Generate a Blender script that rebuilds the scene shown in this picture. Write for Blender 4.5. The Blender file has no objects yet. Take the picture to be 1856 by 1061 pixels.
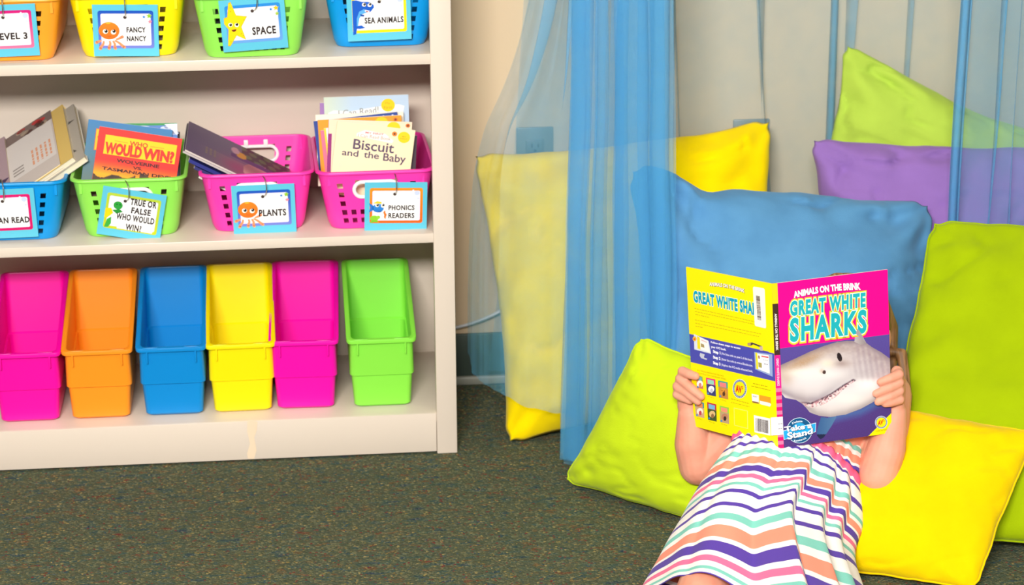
import bpy, bmesh, math, random
import numpy as np
from mathutils import Vector, Matrix, noise

SC = bpy.context.scene
COL = SC.collection
PI = math.pi

# ------------------------------------------------------------------ camera
SCALE = 1.12
FPX = 4161.0                                    # focal length in pixels of the 1856 px wide frame
_p, _r, _y = (math.radians(a) for a in (18.53, -0.37, 5.60))
CAM = np.array([-.244, -3.4, 1.413]) * SCALE
FW = np.array([math.sin(_y) * math.cos(_p), math.cos(_y) * math.cos(_p), -math.sin(_p)])
_R = np.array([math.cos(_y), -math.sin(_y), 0.0])
_U = np.cross(_R, FW)
RT = math.cos(_r) * _R + math.sin(_r) * _U
UP = -math.sin(_r) * _R + math.cos(_r) * _U
cam_data = bpy.data.cameras.new('camera')
cam = bpy.data.objects.new('camera', cam_data)
COL.objects.link(cam)
cam.matrix_world = Matrix(((RT[0], UP[0], -FW[0], CAM[0]), (RT[1], UP[1], -FW[1], CAM[1]),
                           (RT[2], UP[2], -FW[2], CAM[2]), (0, 0, 0, 1)))
cam_data.sensor_width = 36.0
cam_data.lens = FPX / 1856 * 36.0
cam_data.dof.use_dof = True
cam_data.dof.focus_distance = 3.52
cam_data.dof.aperture_fstop = 6.8
SC.camera = cam

# ------------------------------------------------------------------ world, lamps, exposure
w = bpy.data.worlds.new('world')
SC.world = w
w.use_nodes = True
w.node_tree.nodes['Background'].inputs[0].default_value = (1.0, 0.97, 0.935, 1)
w.node_tree.nodes['Background'].inputs[1].default_value = 0.36

def area(name, loc, target, sx, sy, energy, col):
    d = bpy.data.lights.new(name, 'AREA')
    d.shape = 'RECTANGLE'; d.size = sx; d.size_y = sy; d.energy = energy; d.color = col
    o = bpy.data.objects.new(name, d); COL.objects.link(o)
    o.location = loc
    o.rotation_euler = (Vector(target) - Vector(loc)).to_track_quat('-Z', 'Y').to_euler()
    return o
area('key_light', (-0.8, -4.5, 2.45), (0.1, 0, 0.4), 1.3, 0.42, 280, (1.0, 0.975, 0.945))  # key light: stands for an unseen row of ceiling lamps behind the camera
area('ceiling_lamp', (0.5, -2.2, 2.62), (0.5, -2.2, 0), 2.4, 1.2, 16, (1.0, 0.95, 0.87))

SC.view_settings.view_transform = 'Standard'
SC.view_settings.look = 'None'
SC.view_settings.gamma = 1.0
SC.view_settings.use_curve_mapping = False
SC.view_settings.exposure = -0.16
SC.cycles.transparent_max_bounces = 40

# ------------------------------------------------------------------ helpers
def at(px, py, y):
    """the point of the plane y = const that the photograph shows at a pixel (measuring the place)"""
    d = FW + RT * (px - 928) / FPX - UP * (py - 530.5) / FPX
    return Vector(CAM + d * (y - CAM[1]) / d[1])

def onz(px, py, z):
    d = FW + RT * (px - 928) / FPX - UP * (py - 530.5) / FPX
    return Vector(CAM + d * (z - CAM[2]) / d[2])

def lin(c):
    """sRGB 0..255 -> linear"""
    out = []
    for v in c[:3]:
        v = v / 255.0
        out.append(v / 12.92 if v <= 0.04045 else ((v + 0.055) / 1.055) ** 2.4)
    return tuple(out)

def tag(o, label=None, cat=None, group=None, kind=None):
    if label: o['label'] = label
    if cat: o['category'] = cat
    if group: o['group'] = group
    if kind: o['kind'] = kind
    return o

def empty(name, loc=(0, 0, 0), rot=(0, 0, 0)):
    o = bpy.data.objects.new(name, None)
    o.empty_display_size = 0.05
    COL.objects.link(o)
    o.location = loc; o.rotation_euler = rot
    return o

def mesh(name, verts, faces, mat=None, parent=None, smooth=True, M=None, cols=None, uvs=None):
    me = bpy.data.meshes.new(name)
    if M is not None:
        verts = [M @ Vector(v) for v in verts]
    me.from_pydata([tuple(v) for v in verts], [], faces)
    if cols is not None:
        a = me.color_attributes.new('Col', 'FLOAT_COLOR', 'POINT')
        c = np.ones((len(verts), 4), dtype=np.float32); c[:, :3] = np.asarray(cols, dtype=np.float32)
        a.data.foreach_set('color', c.ravel())
    if uvs is not None:
        ul = me.uv_layers.new(name='UVMap')
        li = np.empty(len(me.loops), dtype=np.int32); me.loops.foreach_get('vertex_index', li)
        ul.data.foreach_set('uv', np.asarray(uvs, dtype=np.float32)[li].ravel())
    if mat: me.materials.append(mat)
    if smooth:
        me.polygons.foreach_set('use_smooth', [True] * len(me.polygons))
    me.validate()
    me.update()
    o = bpy.data.objects.new(name, me)
    COL.objects.link(o)
    if parent: o.parent = parent
    return o

class MB:
    """collects plain shapes into one mesh"""
    def __init__(s): s.v = []; s.f = []
    def add(s, verts, faces):
        n = len(s.v); s.v += [tuple(v) for v in verts]; s.f += [tuple(i + n for i in f) for f in faces]; return s
    def box(s, c, d, bev=0.0, M=None, seg=2):
        bm = bmesh.new()
        bmesh.ops.create_cube(bm, size=1.0)
        bmesh.ops.scale(bm, vec=Vector(d), verts=bm.verts)
        if bev > 0:
            bmesh.ops.bevel(bm, geom=list(bm.edges), offset=bev, segments=seg, profile=0.5, affect='EDGES')
        bmesh.ops.translate(bm, vec=Vector(c), verts=bm.verts)
        if M is not None: bmesh.ops.transform(bm, matrix=M, verts=bm.verts)
        bm.verts.index_update()
        s.add([v.co.copy() for v in bm.verts], [[v.index for v in f.verts] for f in bm.faces])
        bm.free(); return s
    def tube(s, pts, rad, n=10, closed=False, cap=True):
        pts = [Vector(p) for p in pts]
        rads = rad if isinstance(rad, (list, tuple)) else [rad] * len(pts)
        m = len(pts); rings = []
        prev = None
        for i, p in enumerate(pts):
            a = pts[(i - 1) % m] if (closed or i > 0) else p
            b = pts[(i + 1) % m] if (closed or i < m - 1) else p
            t = (b - a).normalized()
            if prev is None:
                h = Vector((0, 0, 1)) if abs(t.z) < 0.9 else Vector((1, 0, 0))
                nrm = t.cross(h).normalized()
            else:
                nrm = (prev - t * prev.dot(t)).normalized()
            prev = nrm
            bn = t.cross(nrm)
            rings.append([p + (nrm * math.cos(2 * PI * k / n) + bn * math.sin(2 * PI * k / n)) * rads[i] for k in range(n)])
        v = [q for r in rings for q in r]; f = []
        for i in range(m if closed else m - 1):
            j = (i + 1) % m
            for k in range(n):
                l = (k + 1) % n
                f.append((i * n + k, i * n + l, j * n + l, j * n + k))
        if cap and not closed:
            f.append(tuple(range(n - 1, -1, -1))); f.append(tuple((m - 1) * n + k for k in range(n)))
        return s.add(v, f)
    def rings(s, rings, cap0=False, cap1=False):
        n = len(rings[0]); v = [q for r in rings for q in r]; f = []
        for i in range(len(rings) - 1):
            for k in range(n):
                l = (k + 1) % n
                f.append((i * n + k, i * n + l, (i + 1) * n + l, (i + 1) * n + k))
        if cap0: f.append(tuple(range(n - 1, -1, -1)))
        if cap1: f.append(tuple((len(rings) - 1) * n + k for k in range(n)))
        return s.add(v, f)
    def ball(s, c, r, M=None, nu=20, nv=14):
        rr = r if isinstance(r, (tuple, list)) else (r, r, r)
        v = []; f = []
        for j in range(nv + 1):
            th = PI * j / nv
            for i in range(nu):
                ph = 2 * PI * i / nu
                q = Vector((rr[0] * math.sin(th) * math.cos(ph), rr[1] * math.sin(th) * math.sin(ph), rr[2] * math.cos(th)))
                if M is not None: q = M @ q
                v.append(q + Vector(c))
        for j in range(nv):
            for i in range(nu):
                k = (i + 1) % nu
                f.append((j * nu + i, (j + 1) * nu + i, (j + 1) * nu + k, j * nu + k))
        return s.add(v, f)
    def build(s, name, mat, parent=None, smooth=True, M=None, angle=40):
        o = mesh(name, s.v, s.f, mat, parent, smooth, M)
        if smooth and angle: sharpen(o, angle)
        return o

def sharpen(o, angle=40):
    me = o.data
    bm = bmesh.new(); bm.from_mesh(me)
    bmesh.ops.recalc_face_normals(bm, faces=bm.faces)
    for e in bm.edges:
        if len(e.link_faces) == 2:
            if e.calc_face_angle(0) > math.radians(angle): e.smooth = False
    bm.to_mesh(me); bm.free()
    return o

def bake(o):
    """apply the object's modifiers"""
    dg = bpy.context.evaluated_depsgraph_get()
    dg.update()
    me = bpy.data.meshes.new_from_object(o.evaluated_get(dg))
    old = o.data
    o.modifiers.clear()
    o.data = me
    bpy.data.meshes.remove(old)
    return o

# ------------------------------------------------------------------ materials
MATS = {}
def nodes(name):
    m = bpy.data.materials.new(name); m.use_nodes = True
    nt = m.node_tree
    return m, nt, nt.nodes['Principled BSDF']

def plastic(name, c, rough=0.38, spec=0.5, sss=0.0):
    if name in MATS: return MATS[name]
    m, nt, b = nodes(name)
    n = nt.nodes.new('ShaderNodeTexNoise'); n.inputs['Scale'].default_value = 9
    tc = nt.nodes.new('ShaderNodeTexCoord'); nt.links.new(tc.outputs['Object'], n.inputs['Vector'])
    mix = nt.nodes.new('ShaderNodeMix'); mix.data_type = 'RGBA'
    l = lin(c)
    mix.inputs[6].default_value = (*[x * 0.96 for x in l], 1); mix.inputs[7].default_value = (*l, 1)
    nt.links.new(n.outputs['Fac'], mix.inputs[0]); nt.links.new(mix.outputs[2], b.inputs['Base Color'])
    b.inputs['Roughness'].default_value = rough
    b.inputs['Specular IOR Level'].default_value = spec
    n2 = nt.nodes.new('ShaderNodeTexNoise'); n2.inputs['Scale'].default_value = 900
    nt.links.new(tc.outputs['Object'], n2.inputs['Vector'])
    bp = nt.nodes.new('ShaderNodeBump'); bp.inputs['Strength'].default_value = 0.06; bp.inputs['Distance'].default_value = 0.0006
    nt.links.new(n2.outputs['Fac'], bp.inputs['Height']); nt.links.new(bp.outputs[0], b.inputs['Normal'])
    MATS[name] = m
    return m

def printed(name='printed paper', rough=0.5, spec=0.3):
    if name in MATS: return MATS[name]
    m, nt, b = nodes(name)
    a = nt.nodes.new('ShaderNodeAttribute'); a.attribute_name = 'Col'
    nt.links.new(a.outputs['Color'], b.inputs['Base Color'])
    b.inputs['Roughness'].default_value = rough; b.inputs['Specular IOR Level'].default_value = spec
    MATS[name] = m
    return m

def plush(name, c, c2=None):
    if name in MATS: return MATS[name]
    m, nt, b = nodes(name)
    tc = nt.nodes.new('ShaderNodeTexCoord')
    n = nt.nodes.new('ShaderNodeTexNoise'); n.inputs['Scale'].default_value = 14; n.inputs['Detail'].default_value = 6
    nt.links.new(tc.outputs['Object'], n.inputs['Vector'])
    l = lin(c); l2 = lin(c2) if c2 else tuple(x * 0.92 for x in l)
    rp = nt.nodes.new('ShaderNodeValToRGB')
    rp.color_ramp.elements[0].position = 0.34; rp.color_ramp.elements[0].color = (*l2, 1)
    rp.color_ramp.elements[1].position = 0.62; rp.color_ramp.elements[1].color = (*l, 1)
    nt.links.new(n.outputs['Fac'], rp.inputs[0]); nt.links.new(rp.outputs[0], b.inputs['Base Color'])
    b.inputs['Roughness'].default_value = 0.95; b.inputs['Specular IOR Level'].default_value = 0.08
    b.inputs['Sheen Weight'].default_value = 0.22; b.inputs['Sheen Roughness'].default_value = 0.45
    b.inputs['Sheen Tint'].default_value = (*[min(1, x * 0.6 + 0.4) for x in l], 1)
    n2 = nt.nodes.new('ShaderNodeTexNoise'); n2.inputs['Scale'].default_value = 420; n2.inputs['Detail'].default_value = 3
    nt.links.new(tc.outputs['Object'], n2.inputs['Vector'])
    bp = nt.nodes.new('ShaderNodeBump'); bp.inputs['Strength'].default_value = 0.25; bp.inputs['Distance'].default_value = 0.0015
    nt.links.new(n2.outputs['Fac'], bp.inputs['Height']); nt.links.new(bp.outputs[0], b.inputs['Normal'])
    MATS[name] = m
    return m

def paint(name, c, rough=0.45, scale=60, bump=0.05, var=0.04):
    if name in MATS: return MATS[name]
    m, nt, b = nodes(name)
    tc = nt.nodes.new('ShaderNodeTexCoord')
    n = nt.nodes.new('ShaderNodeTexNoise'); n.inputs['Scale'].default_value = 3.0; n.inputs['Detail'].default_value = 4
    nt.links.new(tc.outputs['Object'], n.inputs['Vector'])
    l = lin(c)
    mix = nt.nodes.new('ShaderNodeMix'); mix.data_type = 'RGBA'
    mix.inputs[6].default_value = (*[x * (1 - var) for x in l], 1); mix.inputs[7].default_value = (*[min(1, x * (1 + var)) for x in l], 1)
    nt.links.new(n.outputs['Fac'], mix.inputs[0]); nt.links.new(mix.outputs[2], b.inputs['Base Color'])
    b.inputs['Roughness'].default_value = rough; b.inputs['Specular IOR Level'].default_value = 0.4
    n2 = nt.nodes.new('ShaderNodeTexNoise'); n2.inputs['Scale'].default_value = scale * 4; n2.inputs['Detail'].default_value = 2
    nt.links.new(tc.outputs['Object'], n2.inputs['Vector'])
    bp = nt.nodes.new('ShaderNodeBump'); bp.inputs['Strength'].default_value = bump; bp.inputs['Distance'].default_value = 0.002
    nt.links.new(n2.outputs['Fac'], bp.inputs['Height']); nt.links.new(bp.outputs[0], b.inputs['Normal'])
    MATS[name] = m
    return m

def metal(name, c, rough=0.25):
    if name in MATS: return MATS[name]
    m, nt, b = nodes(name)
    b.inputs['Base Color'].default_value = (*lin(c), 1); b.inputs['Metallic'].default_value = 1
    b.inputs['Roughness'].default_value = rough
    MATS[name] = m
    return m

def netting(name, c, alpha):
    m, nt, b = nodes(name)
    nt.nodes.remove(b)
    out = nt.nodes['Material Output']
    tr = nt.nodes.new('ShaderNodeBsdfTransparent')
    di = nt.nodes.new('ShaderNodeBsdfDiffuse'); tl = nt.nodes.new('ShaderNodeBsdfTranslucent')
    for q in (di, tl): q.inputs['Color'].default_value = (*lin(c), 1)
    mx = nt.nodes.new('ShaderNodeMixShader'); mx.inputs[0].default_value = 0.4
    nt.links.new(di.outputs[0], mx.inputs[1]); nt.links.new(tl.outputs[0], mx.inputs[2])
    tc = nt.nodes.new('ShaderNodeTexCoord')
    n = nt.nodes.new('ShaderNodeTexNoise'); n.inputs['Scale'].default_value = 25; n.inputs['Detail'].default_value = 3
    nt.links.new(tc.outputs['Object'], n.inputs['Vector'])
    mr = nt.nodes.new('ShaderNodeMapRange')
    mr.inputs['From Min'].default_value = 0.3; mr.inputs['From Max'].default_value = 0.7
    mr.inputs['To Min'].default_value = alpha * 0.88; mr.inputs['To Max'].default_value = alpha * 1.12
    nt.links.new(n.outputs['Fac'], mr.inputs['Value'])
    m2 = nt.nodes.new('ShaderNodeMixShader')
    nt.links.new(mr.outputs[0], m2.inputs[0]); nt.links.new(tr.outputs[0], m2.inputs[1]); nt.links.new(mx.outputs[0], m2.inputs[2])
    nt.links.new(m2.outputs[0], out.inputs['Surface'])
    return m

def carpet_material():
    m, nt, b = nodes('carpet loops')
    tc = nt.nodes.new('ShaderNodeTexCoord')
    mp = nt.nodes.new('ShaderNodeMapping'); mp.inputs['Scale'].default_value = (1.0, 1.0, 1.0)
    nt.links.new(tc.outputs['Object'], mp.inputs['Vector'])
    vo = nt.nodes.new('ShaderNodeTexVoronoi'); vo.inputs['Scale'].default_value = 285; vo.inputs['Randomness'].default_value = 1
    nt.links.new(mp.outputs[0], vo.inputs['Vector'])
    sep = nt.nodes.new('ShaderNodeSeparateColor'); nt.links.new(vo.outputs['Color'], sep.inputs[0])
    # streaks that shift the mix of yarn colours
    def ramp(src, stops, const=False):
        rp = nt.nodes.new('ShaderNodeValToRGB'); cr = rp.color_ramp
        if const: cr.interpolation = 'CONSTANT'
        while len(cr.elements) < len(stops): cr.elements.new(0.5)
        for e, (p_, c_) in zip(cr.elements, stops): e.position = p_; e.color = (*lin(c_), 1)
        nt.links.new(src, rp.inputs[0]); return rp.outputs[0]
    def cloud(scale, sx, sy, seed):
        mp2 = nt.nodes.new('ShaderNodeMapping'); mp2.inputs['Scale'].default_value = (sx, sy, 1); mp2.inputs['Location'].default_value = (seed, seed * 2, 0)
        n = nt.nodes.new('ShaderNodeTexNoise'); n.inputs['Scale'].default_value = scale; n.inputs['Detail'].default_value = 4; n.inputs['Roughness'].default_value = 0.65
        nt.links.new(tc.outputs['Object'], mp2.inputs['Vector']); nt.links.new(mp2.outputs[0], n.inputs['Vector']); return n.outputs['Fac']
    yarn = ramp(sep.outputs[0], [(0.0, (36, 44, 46)), (0.2, (60, 74, 72)), (0.4, (80, 80, 62)), (0.6, (58, 70, 74)), (0.8, (108, 106, 84)), (1.0, (148, 140, 108))])
    hue = ramp(cloud(44, 0.6, 1.4, 1.0), [(0.32, (46, 62, 86)), (0.41, (74, 98, 84)), (0.49, (100, 100, 66)), (0.56, (80, 94, 78)), (0.63, (124, 98, 54)), (0.69, (122, 46, 46))])
    mixa = nt.nodes.new('ShaderNodeMix'); mixa.data_type = 'RGBA'; mixa.inputs[0].default_value = 0.58
    nt.links.new(yarn, mixa.inputs[6]); nt.links.new(hue, mixa.inputs[7])
    fl = ramp(sep.outputs[1], [(0.0, (0, 0, 0)), (0.92, (0, 0, 0)), (0.93, (255, 255, 255))], True)
    fleck = ramp(sep.outputs[2], [(0.0, (120, 44, 48)), (0.33, (150, 128, 70)), (0.6, (50, 78, 96)), (0.85, (170, 150, 96))], True)
    mixb = nt.nodes.new('ShaderNodeMix'); mixb.data_type = 'RGBA'
    sf = nt.nodes.new('ShaderNodeMath'); sf.operation = 'MULTIPLY'; sf.inputs[1].default_value = 0.7; nt.links.new(fl, sf.inputs[0])
    nt.links.new(sf.outputs[0], mixb.inputs[0]); nt.links.new(mixa.outputs[2], mixb.inputs[6]); nt.links.new(fleck, mixb.inputs[7])
    nt.links.new(mixb.outputs[2], b.inputs['Base Color'])
    b.inputs['Roughness'].default_value = 1; b.inputs['Specular IOR Level'].default_value = 0.05
    bp = nt.nodes.new('ShaderNodeBump'); bp.inputs['Strength'].default_value = 0.55; bp.inputs['Distance'].default_value = 0.003
    bp.invert = True
    nt.links.new(vo.outputs['Distance'], bp.inputs['Height']); nt.links.new(bp.outputs[0], b.inputs['Normal'])
    return m

# ------------------------------------------------------------------ flat printing: shapes with vertex colours
TXT = {}
def text_polys(s, bold, space=1.0):
    key = (s, round(bold, 4), space)
    if key in TXT: return TXT[key]
    c = bpy.data.curves.new('letters', 'FONT'); c.body = s; c.size = 1.0; c.offset = bold; c.resolution_u = 3; c.space_character = space
    o = bpy.data.objects.new('letters', c)
    me = bpy.data.meshes.new_from_object(o)
    v = np.array([tuple(q.co)[:2] for q in me.vertices], dtype=float).reshape(-1, 2)
    f = [tuple(p.vertices) for p in me.polygons]
    bpy.data.objects.remove(o); bpy.data.curves.remove(c); bpy.data.meshes.remove(me)
    TXT[key] = (v, f)
    return TXT[key]

class Art:
    """a printed sheet: local x right, y up, z towards the reader; metres"""
    def __init__(s): s.v = []; s.f = []; s.c = []
    def _add(s, pts, faces, cols):
        n = len(s.v); s.v += pts; s.f += [tuple(i + n for i in f) for f in faces]; s.c += cols
    def poly(s, pts, col, z=0.0002):
        if isinstance(col, list): cc = [lin(c) for c in col]
        else: cc = [lin(col)] * len(pts)
        s._add([(p[0], p[1], z) for p in pts], [tuple(range(len(pts)))], cc)
        return s
    def slab(s, x0, y0, x1, y1, t, col, edge=None, z=0.0):
        """a thin plate whose front is at z"""
        e = lin(edge or col); c = lin(col)
        q = [(x0, y0), (x1, y0), (x1, y1), (x0, y1)]
        s._add([(a, b, z) for a, b in q], [(0, 1, 2, 3)], [c] * 4)
        s._add([(a, b, z) for a, b in q] + [(a, b, z - t) for a, b in q],
               [(7, 6, 5, 4), (0, 4, 5, 1), (1, 5, 6, 2), (2, 6, 7, 3), (3, 7, 4, 0)], [e] * 8)
        return s
    def rect(s, x0, y0, x1, y1, col, z=0.0002):
        return s.poly([(x0, y0), (x1, y0), (x1, y1), (x0, y1)], col, z)
    def rrect(s, x0, y0, x1, y1, r, col, z=0.0002, col2=None, n=5):
        pts = []
        for cx, cy, a0 in ((x1 - r, y1 - r, 0), (x0 + r, y1 - r, 90), (x0 + r, y0 + r, 180), (x1 - r, y0 + r, 270)):
            for k in range(n + 1):
                a = math.radians(a0 + 90 * k / n); pts.append((cx + r * math.cos(a), cy + r * math.sin(a)))
        if col2 is not None:
            cl = []
            for p in pts:
                t = (p[1] - y0) / (y1 - y0); cl.append(tuple(col[i] * t + col2[i] * (1 - t) for i in range(3)))
            return s.poly(pts, cl, z)
        return s.poly(pts, col, z)
    def ell(s, cx, cy, rx, ry, col, z=0.0003, n=22, rot=0, col2=None):
        pts = []; cl = []
        for k in range(n):
            a = 2 * PI * k / n; x = rx * math.cos(a); y = ry * math.sin(a)
            pts.append((cx + x * math.cos(rot) - y * math.sin(rot), cy + x * math.sin(rot) + y * math.cos(rot)))
            if col2 is not None:
                t = 0.5 + 0.5 * math.sin(a); cl.append(tuple(col[i] * t + col2[i] * (1 - t) for i in range(3)))
        return s.poly(pts, cl if col2 is not None else col, z)
    def star(s, cx, cy, r, col, z=0.0003, k=0.45, rot=PI / 2, n=5):
        pts = []
        for i in range(2 * n):
            a = rot + PI * i / n; q = r if i % 2 == 0 else r * k
            pts.append((cx + q * math.cos(a), cy + q * math.sin(a)))
        return s.poly(pts, col, z)
    def line(s, pts, wd, col, z=0.0003):
        """a stroke; wd may be a list (tapered)"""
        n = len(pts); ws = wd if isinstance(wd, list) else [wd] * n
        L = []; R = []
        for i, p in enumerate(pts):
            a = pts[max(0, i - 1)]; b = pts[min(n - 1, i + 1)]
            dx, dy = b[0] - a[0], b[1] - a[1]; q = math.hypot(dx, dy) or 1
            L.append((p[0] - dy / q * ws[i] / 2, p[1] + dx / q * ws[i] / 2)); R.append((p[0] + dy / q * ws[i] / 2, p[1] - dx / q * ws[i] / 2))
        v = [(x, y, z) for x, y in L + R]
        s._add(v, [(i, i + n, i + n + 1, i + 1) for i in range(n - 1)], [lin(col)] * len(v))
        return s
    def text(s, t, x0, y0, x1, y1, col, z=0.0004, bold=0.0, warp=None, space=1.0):
        """lettering stretched to fill x0..x1, y0..y1"""
        v, f = text_polys(t, bold, space)
        bv = text_polys(t, 0.0, space)[0]
        mn = bv.min(0); mx = bv.max(0)
        p = (v - mn) / (mx - mn)
        p = np.stack([x0 + p[:, 0] * (x1 - x0), y0 + p[:, 1] * (y1 - y0)], 1)
        pts = []
        for a, b in p:
            if warp: a, b = warp(a, b)
            pts.append((a, b, z))
        s._add(pts, f, [lin(col)] * len(pts))
        return s
    def grid(s, x0, y0, x1, y1, nx, ny, fn, z=0.0001):
        """fn(X, Y) -> (ny, nx, 3) sRGB 0..255; X, Y run 0..1, Y downwards from the top edge"""
        X, Y = np.meshgrid(np.linspace(0, 1, nx), np.linspace(0, 1, ny))
        c = np.clip(fn(X, Y), 0, 255) / 255.0
        c = np.where(c <= 0.04045, c / 12.92, ((c + 0.055) / 1.055) ** 2.4).reshape(-1, 3)
        n = len(s.v)
        px = (x0 + X * (x1 - x0)).ravel(); py = (y1 + Y * (y0 - y1)).ravel()
        s.v += [(a, b, z) for a, b in zip(px, py)]
        s.c += [tuple(q) for q in c]
        for j in range(ny - 1):
            for i in range(nx - 1):
                a = n + j * nx + i
                s.f.append((a, a + nx, a + nx + 1, a + 1))
        return s
    def build(s, name, M=None, parent=None, mat=None):
        return mesh(name, s.v, s.f, mat or printed(), parent, False, M, cols=s.c)

def vnoise(X, Y, seed=0):
    """smooth random values 0..1 on the plane"""
    r = np.random.RandomState(seed).rand(64, 64)
    xi = np.floor(X).astype(int); yi = np.floor(Y).astype(int); fx = X - xi; fy = Y - yi
    fx = fx * fx * (3 - 2 * fx); fy = fy * fy * (3 - 2 * fy)
    g = lambda a, b: r[b % 64, a % 64]
    return (g(xi, yi) * (1 - fx) + g(xi + 1, yi) * fx) * (1 - fy) + (g(xi, yi + 1) * (1 - fx) + g(xi + 1, yi + 1) * fx) * fy
def basis(o, ex, ey, ez):
    return Matrix(((ex[0], ey[0], ez[0], o[0]), (ex[1], ey[1], ez[1], o[1]), (ex[2], ey[2], ez[2], o[2]), (0, 0, 0, 1)))

def rr(a, b, r, nc=6, ns=1):
    """rounded rectangle, half sizes a, b; counter-clockwise from the front left"""
    pts = []
    cs = [(-(a - r), -(b - r), 180), ((a - r), -(b - r), 270), ((a - r), (b - r), 0), (-(a - r), (b - r), 90)]
    for i, (cx, cy, a0) in enumerate(cs):
        for k in range(nc + 1):
            t = math.radians(a0 + 90 * k / nc); pts.append((cx + r * math.cos(t), cy + r * math.sin(t)))
    return pts

# ================================================================== THE ROOM
WALL_Y = 0.349
m_wall = paint('wall paint', (220, 195, 161), 0.7, 50, 0.08, 0.02)
MB().box((0.5, -2.6, -0.05), (9, 6.2, 0.1)).build('floor', carpet_material(), None, False)
MB().box((0.5, WALL_Y + 0.05, 1.35), (9, 0.1, 2.9)).build('wall_back', m_wall, None, False)
MB().box((0.5, -2.6, 2.84), (9, 6.2, 0.1)).build('ceiling', paint('ceiling paint', (240, 238, 232), 0.9), None, False)
for n_ in ('floor', 'wall_back', 'ceiling'): bpy.data.objects[n_]['kind'] = 'structure'
tag(MB().box((1.73, WALL_Y - 0.004, 0.061), (6.45, 0.008, 0.086), 0.002).build('baseboard_back', paint('vinyl base', (66, 78, 70), 0.45)), kind='structure')
tag(MB().box((1.73, WALL_Y - 0.0065, 0.009), (6.45, 0.013, 0.018), 0.005).build('trim_1', paint('vinyl base toe', (150, 150, 138), 0.4)), kind='structure')

# ------------------------------------------------------------------ wall outlets and cable
m_plate = plastic('steel plate', (138, 140, 134), 0.35)
m_socket = plastic('socket grey', (122, 120, 114), 0.4)
m_socket_w = plastic('socket white', (228, 224, 216), 0.4)
m_slot = plastic('slot dark', (30, 28, 26), 0.6)
def outlet(px, py, label, sock):
    c = at(px, py, WALL_Y)
    r = tag(empty('wall_outlet', c), label, 'outlet', 'wall outlets')
    MB().box((0, -0.003, 0), (0.070, 0.006, 0.114), 0.0025).build('cover_plate', m_plate, r)
    for dz in (0.0195, -0.0195):
        s = MB().box((0, -0.0065, dz), (0.034, 0.003, 0.029), 0.001).build('socket', sock, r)
        q = MB()
        q.box((-0.006, -0.0083, dz + 0.003), (0.0022, 0.001, 0.008)); q.box((0.006, -0.0083, dz + 0.003), (0.0022, 0.001, 0.0065))
        q.ball((0, -0.0082, dz - 0.007), (0.0024, 0.0008, 0.0024))
        q.build('slots', m_slot, s)
    MB().ball((0, -0.0065, 0), (0.003, 0.0014, 0.003)).build('screw', metal('screw metal', (190, 190, 185)), r)
outlet(969, 283, 'grey wall outlet seen through the netting above the tall yellow pillow\'s left corner', m_socket)
outlet(1360, 268, 'grey wall outlet half hidden behind the upper right corner of the tall yellow pillow', m_socket_w)
cb = MB(); pts = []
for i in range(15):
    t = i / 14; x = -0.02 + 0.17 * t
    pts.append((x, 0.332 - 0.01 * math.sin(t * PI), 0.118 + 0.055 * t ** 1.6))
pts += [(0.165, 0.334, 0.22), (0.17, 0.338, 0.30), (0.175, 0.339, 0.38), (0.178, 0.336, 0.43)]
cb.tube(pts, 0.0032, 8)
tag(cb.build('cable', plastic('cable white', (205, 208, 214), 0.5)), 'thin pale cable running along the wall just above the dark baseboard', 'cable')

# ================================================================== BOOKCASE
m_shelf = paint('cream laminate', (224, 209, 193), 0.27, 90, 0.04, 0.015)
BK = 0.3315
Z = dict(t1=0.731, t0=0.713, m1=0.413, m0=0.396, b1=0.078)
bc = tag(empty('bookcase', (-0.457, BK / 2, 0)), 'cream bookcase holding bins of books against the wall', 'bookcase')
bo = Vector(bc.location)
def bcbox(name, x0, x1, y0, y1, z0, z1, bev=0.0015):
    return MB().box((((x0 + x1) / 2) - bo.x, ((y0 + y1) / 2) - bo.y, ((z0 + z1) / 2)), (x1 - x0, y1 - y0, z1 - z0), bev).build(name, m_shelf, bc)
for x0, x1, f0, f1 in ((-0.011, 0, -0.0365, 0), (-0.914, -0.903, -0.914, -0.8775)):
    q = MB()
    q.box((((x0 + x1) / 2) - bo.x, (BK + .012) / 2 - bo.y, 0.535), (x1 - x0 - .0006, BK - .012, 1.068), 0.0005)
    q.box((((f0 + f1) / 2) - bo.x, 0.009 - bo.y, 0.535), (f1 - f0, 0.018, 1.07), 0.002)
    q.build('side_panel', m_shelf, bc)
bcbox('back_panel', -0.903, -0.011, BK - 0.006, BK, 0.002, 1.068)
for n_, a, b in (('shelf', Z['t0'], Z['t1']), ('shelf', Z['m0'], Z['m1']), ('shelf', Z['b1'] - 0.017, Z['b1'])):
    bcbox(n_, -0.902, -0.012, 0.003 if a > 0.1 else 0.004, BK - 0.007, a, b, 0.0012)
bcbox('top_panel', -0.902, -0.012, 0.003, BK - 0.007, 1.05, 1.069, 0.0012)
kp = bcbox('kick_plate', -0.877, -0.037, 0.002, 0.02, 0.004, Z['b1'] - 0.0005, 0.0012)
a_ = Art()
a_.poly([(-0.006, 0.0375), (0.004, 0.039), (0.012, 0.036), (0.010, 0.02), (0.005, 0.006), (0.008, -0.018), (0.003, -0.035), (-0.008, -0.034), (-0.009, -0.024), (-0.003, -0.005), (-0.007, 0.018)], (238, 214, 184), 0.0)
ts = a_.build('tape_stain', basis((at(456, 800, 0).x - bo.x, 0.0012 - bo.y, 0.04), (1, 0, 0), (0, 0, 1), (0, -1, 0)), bc)
ts['label'] = 'yellowed tape stain on the kick plate'
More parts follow.
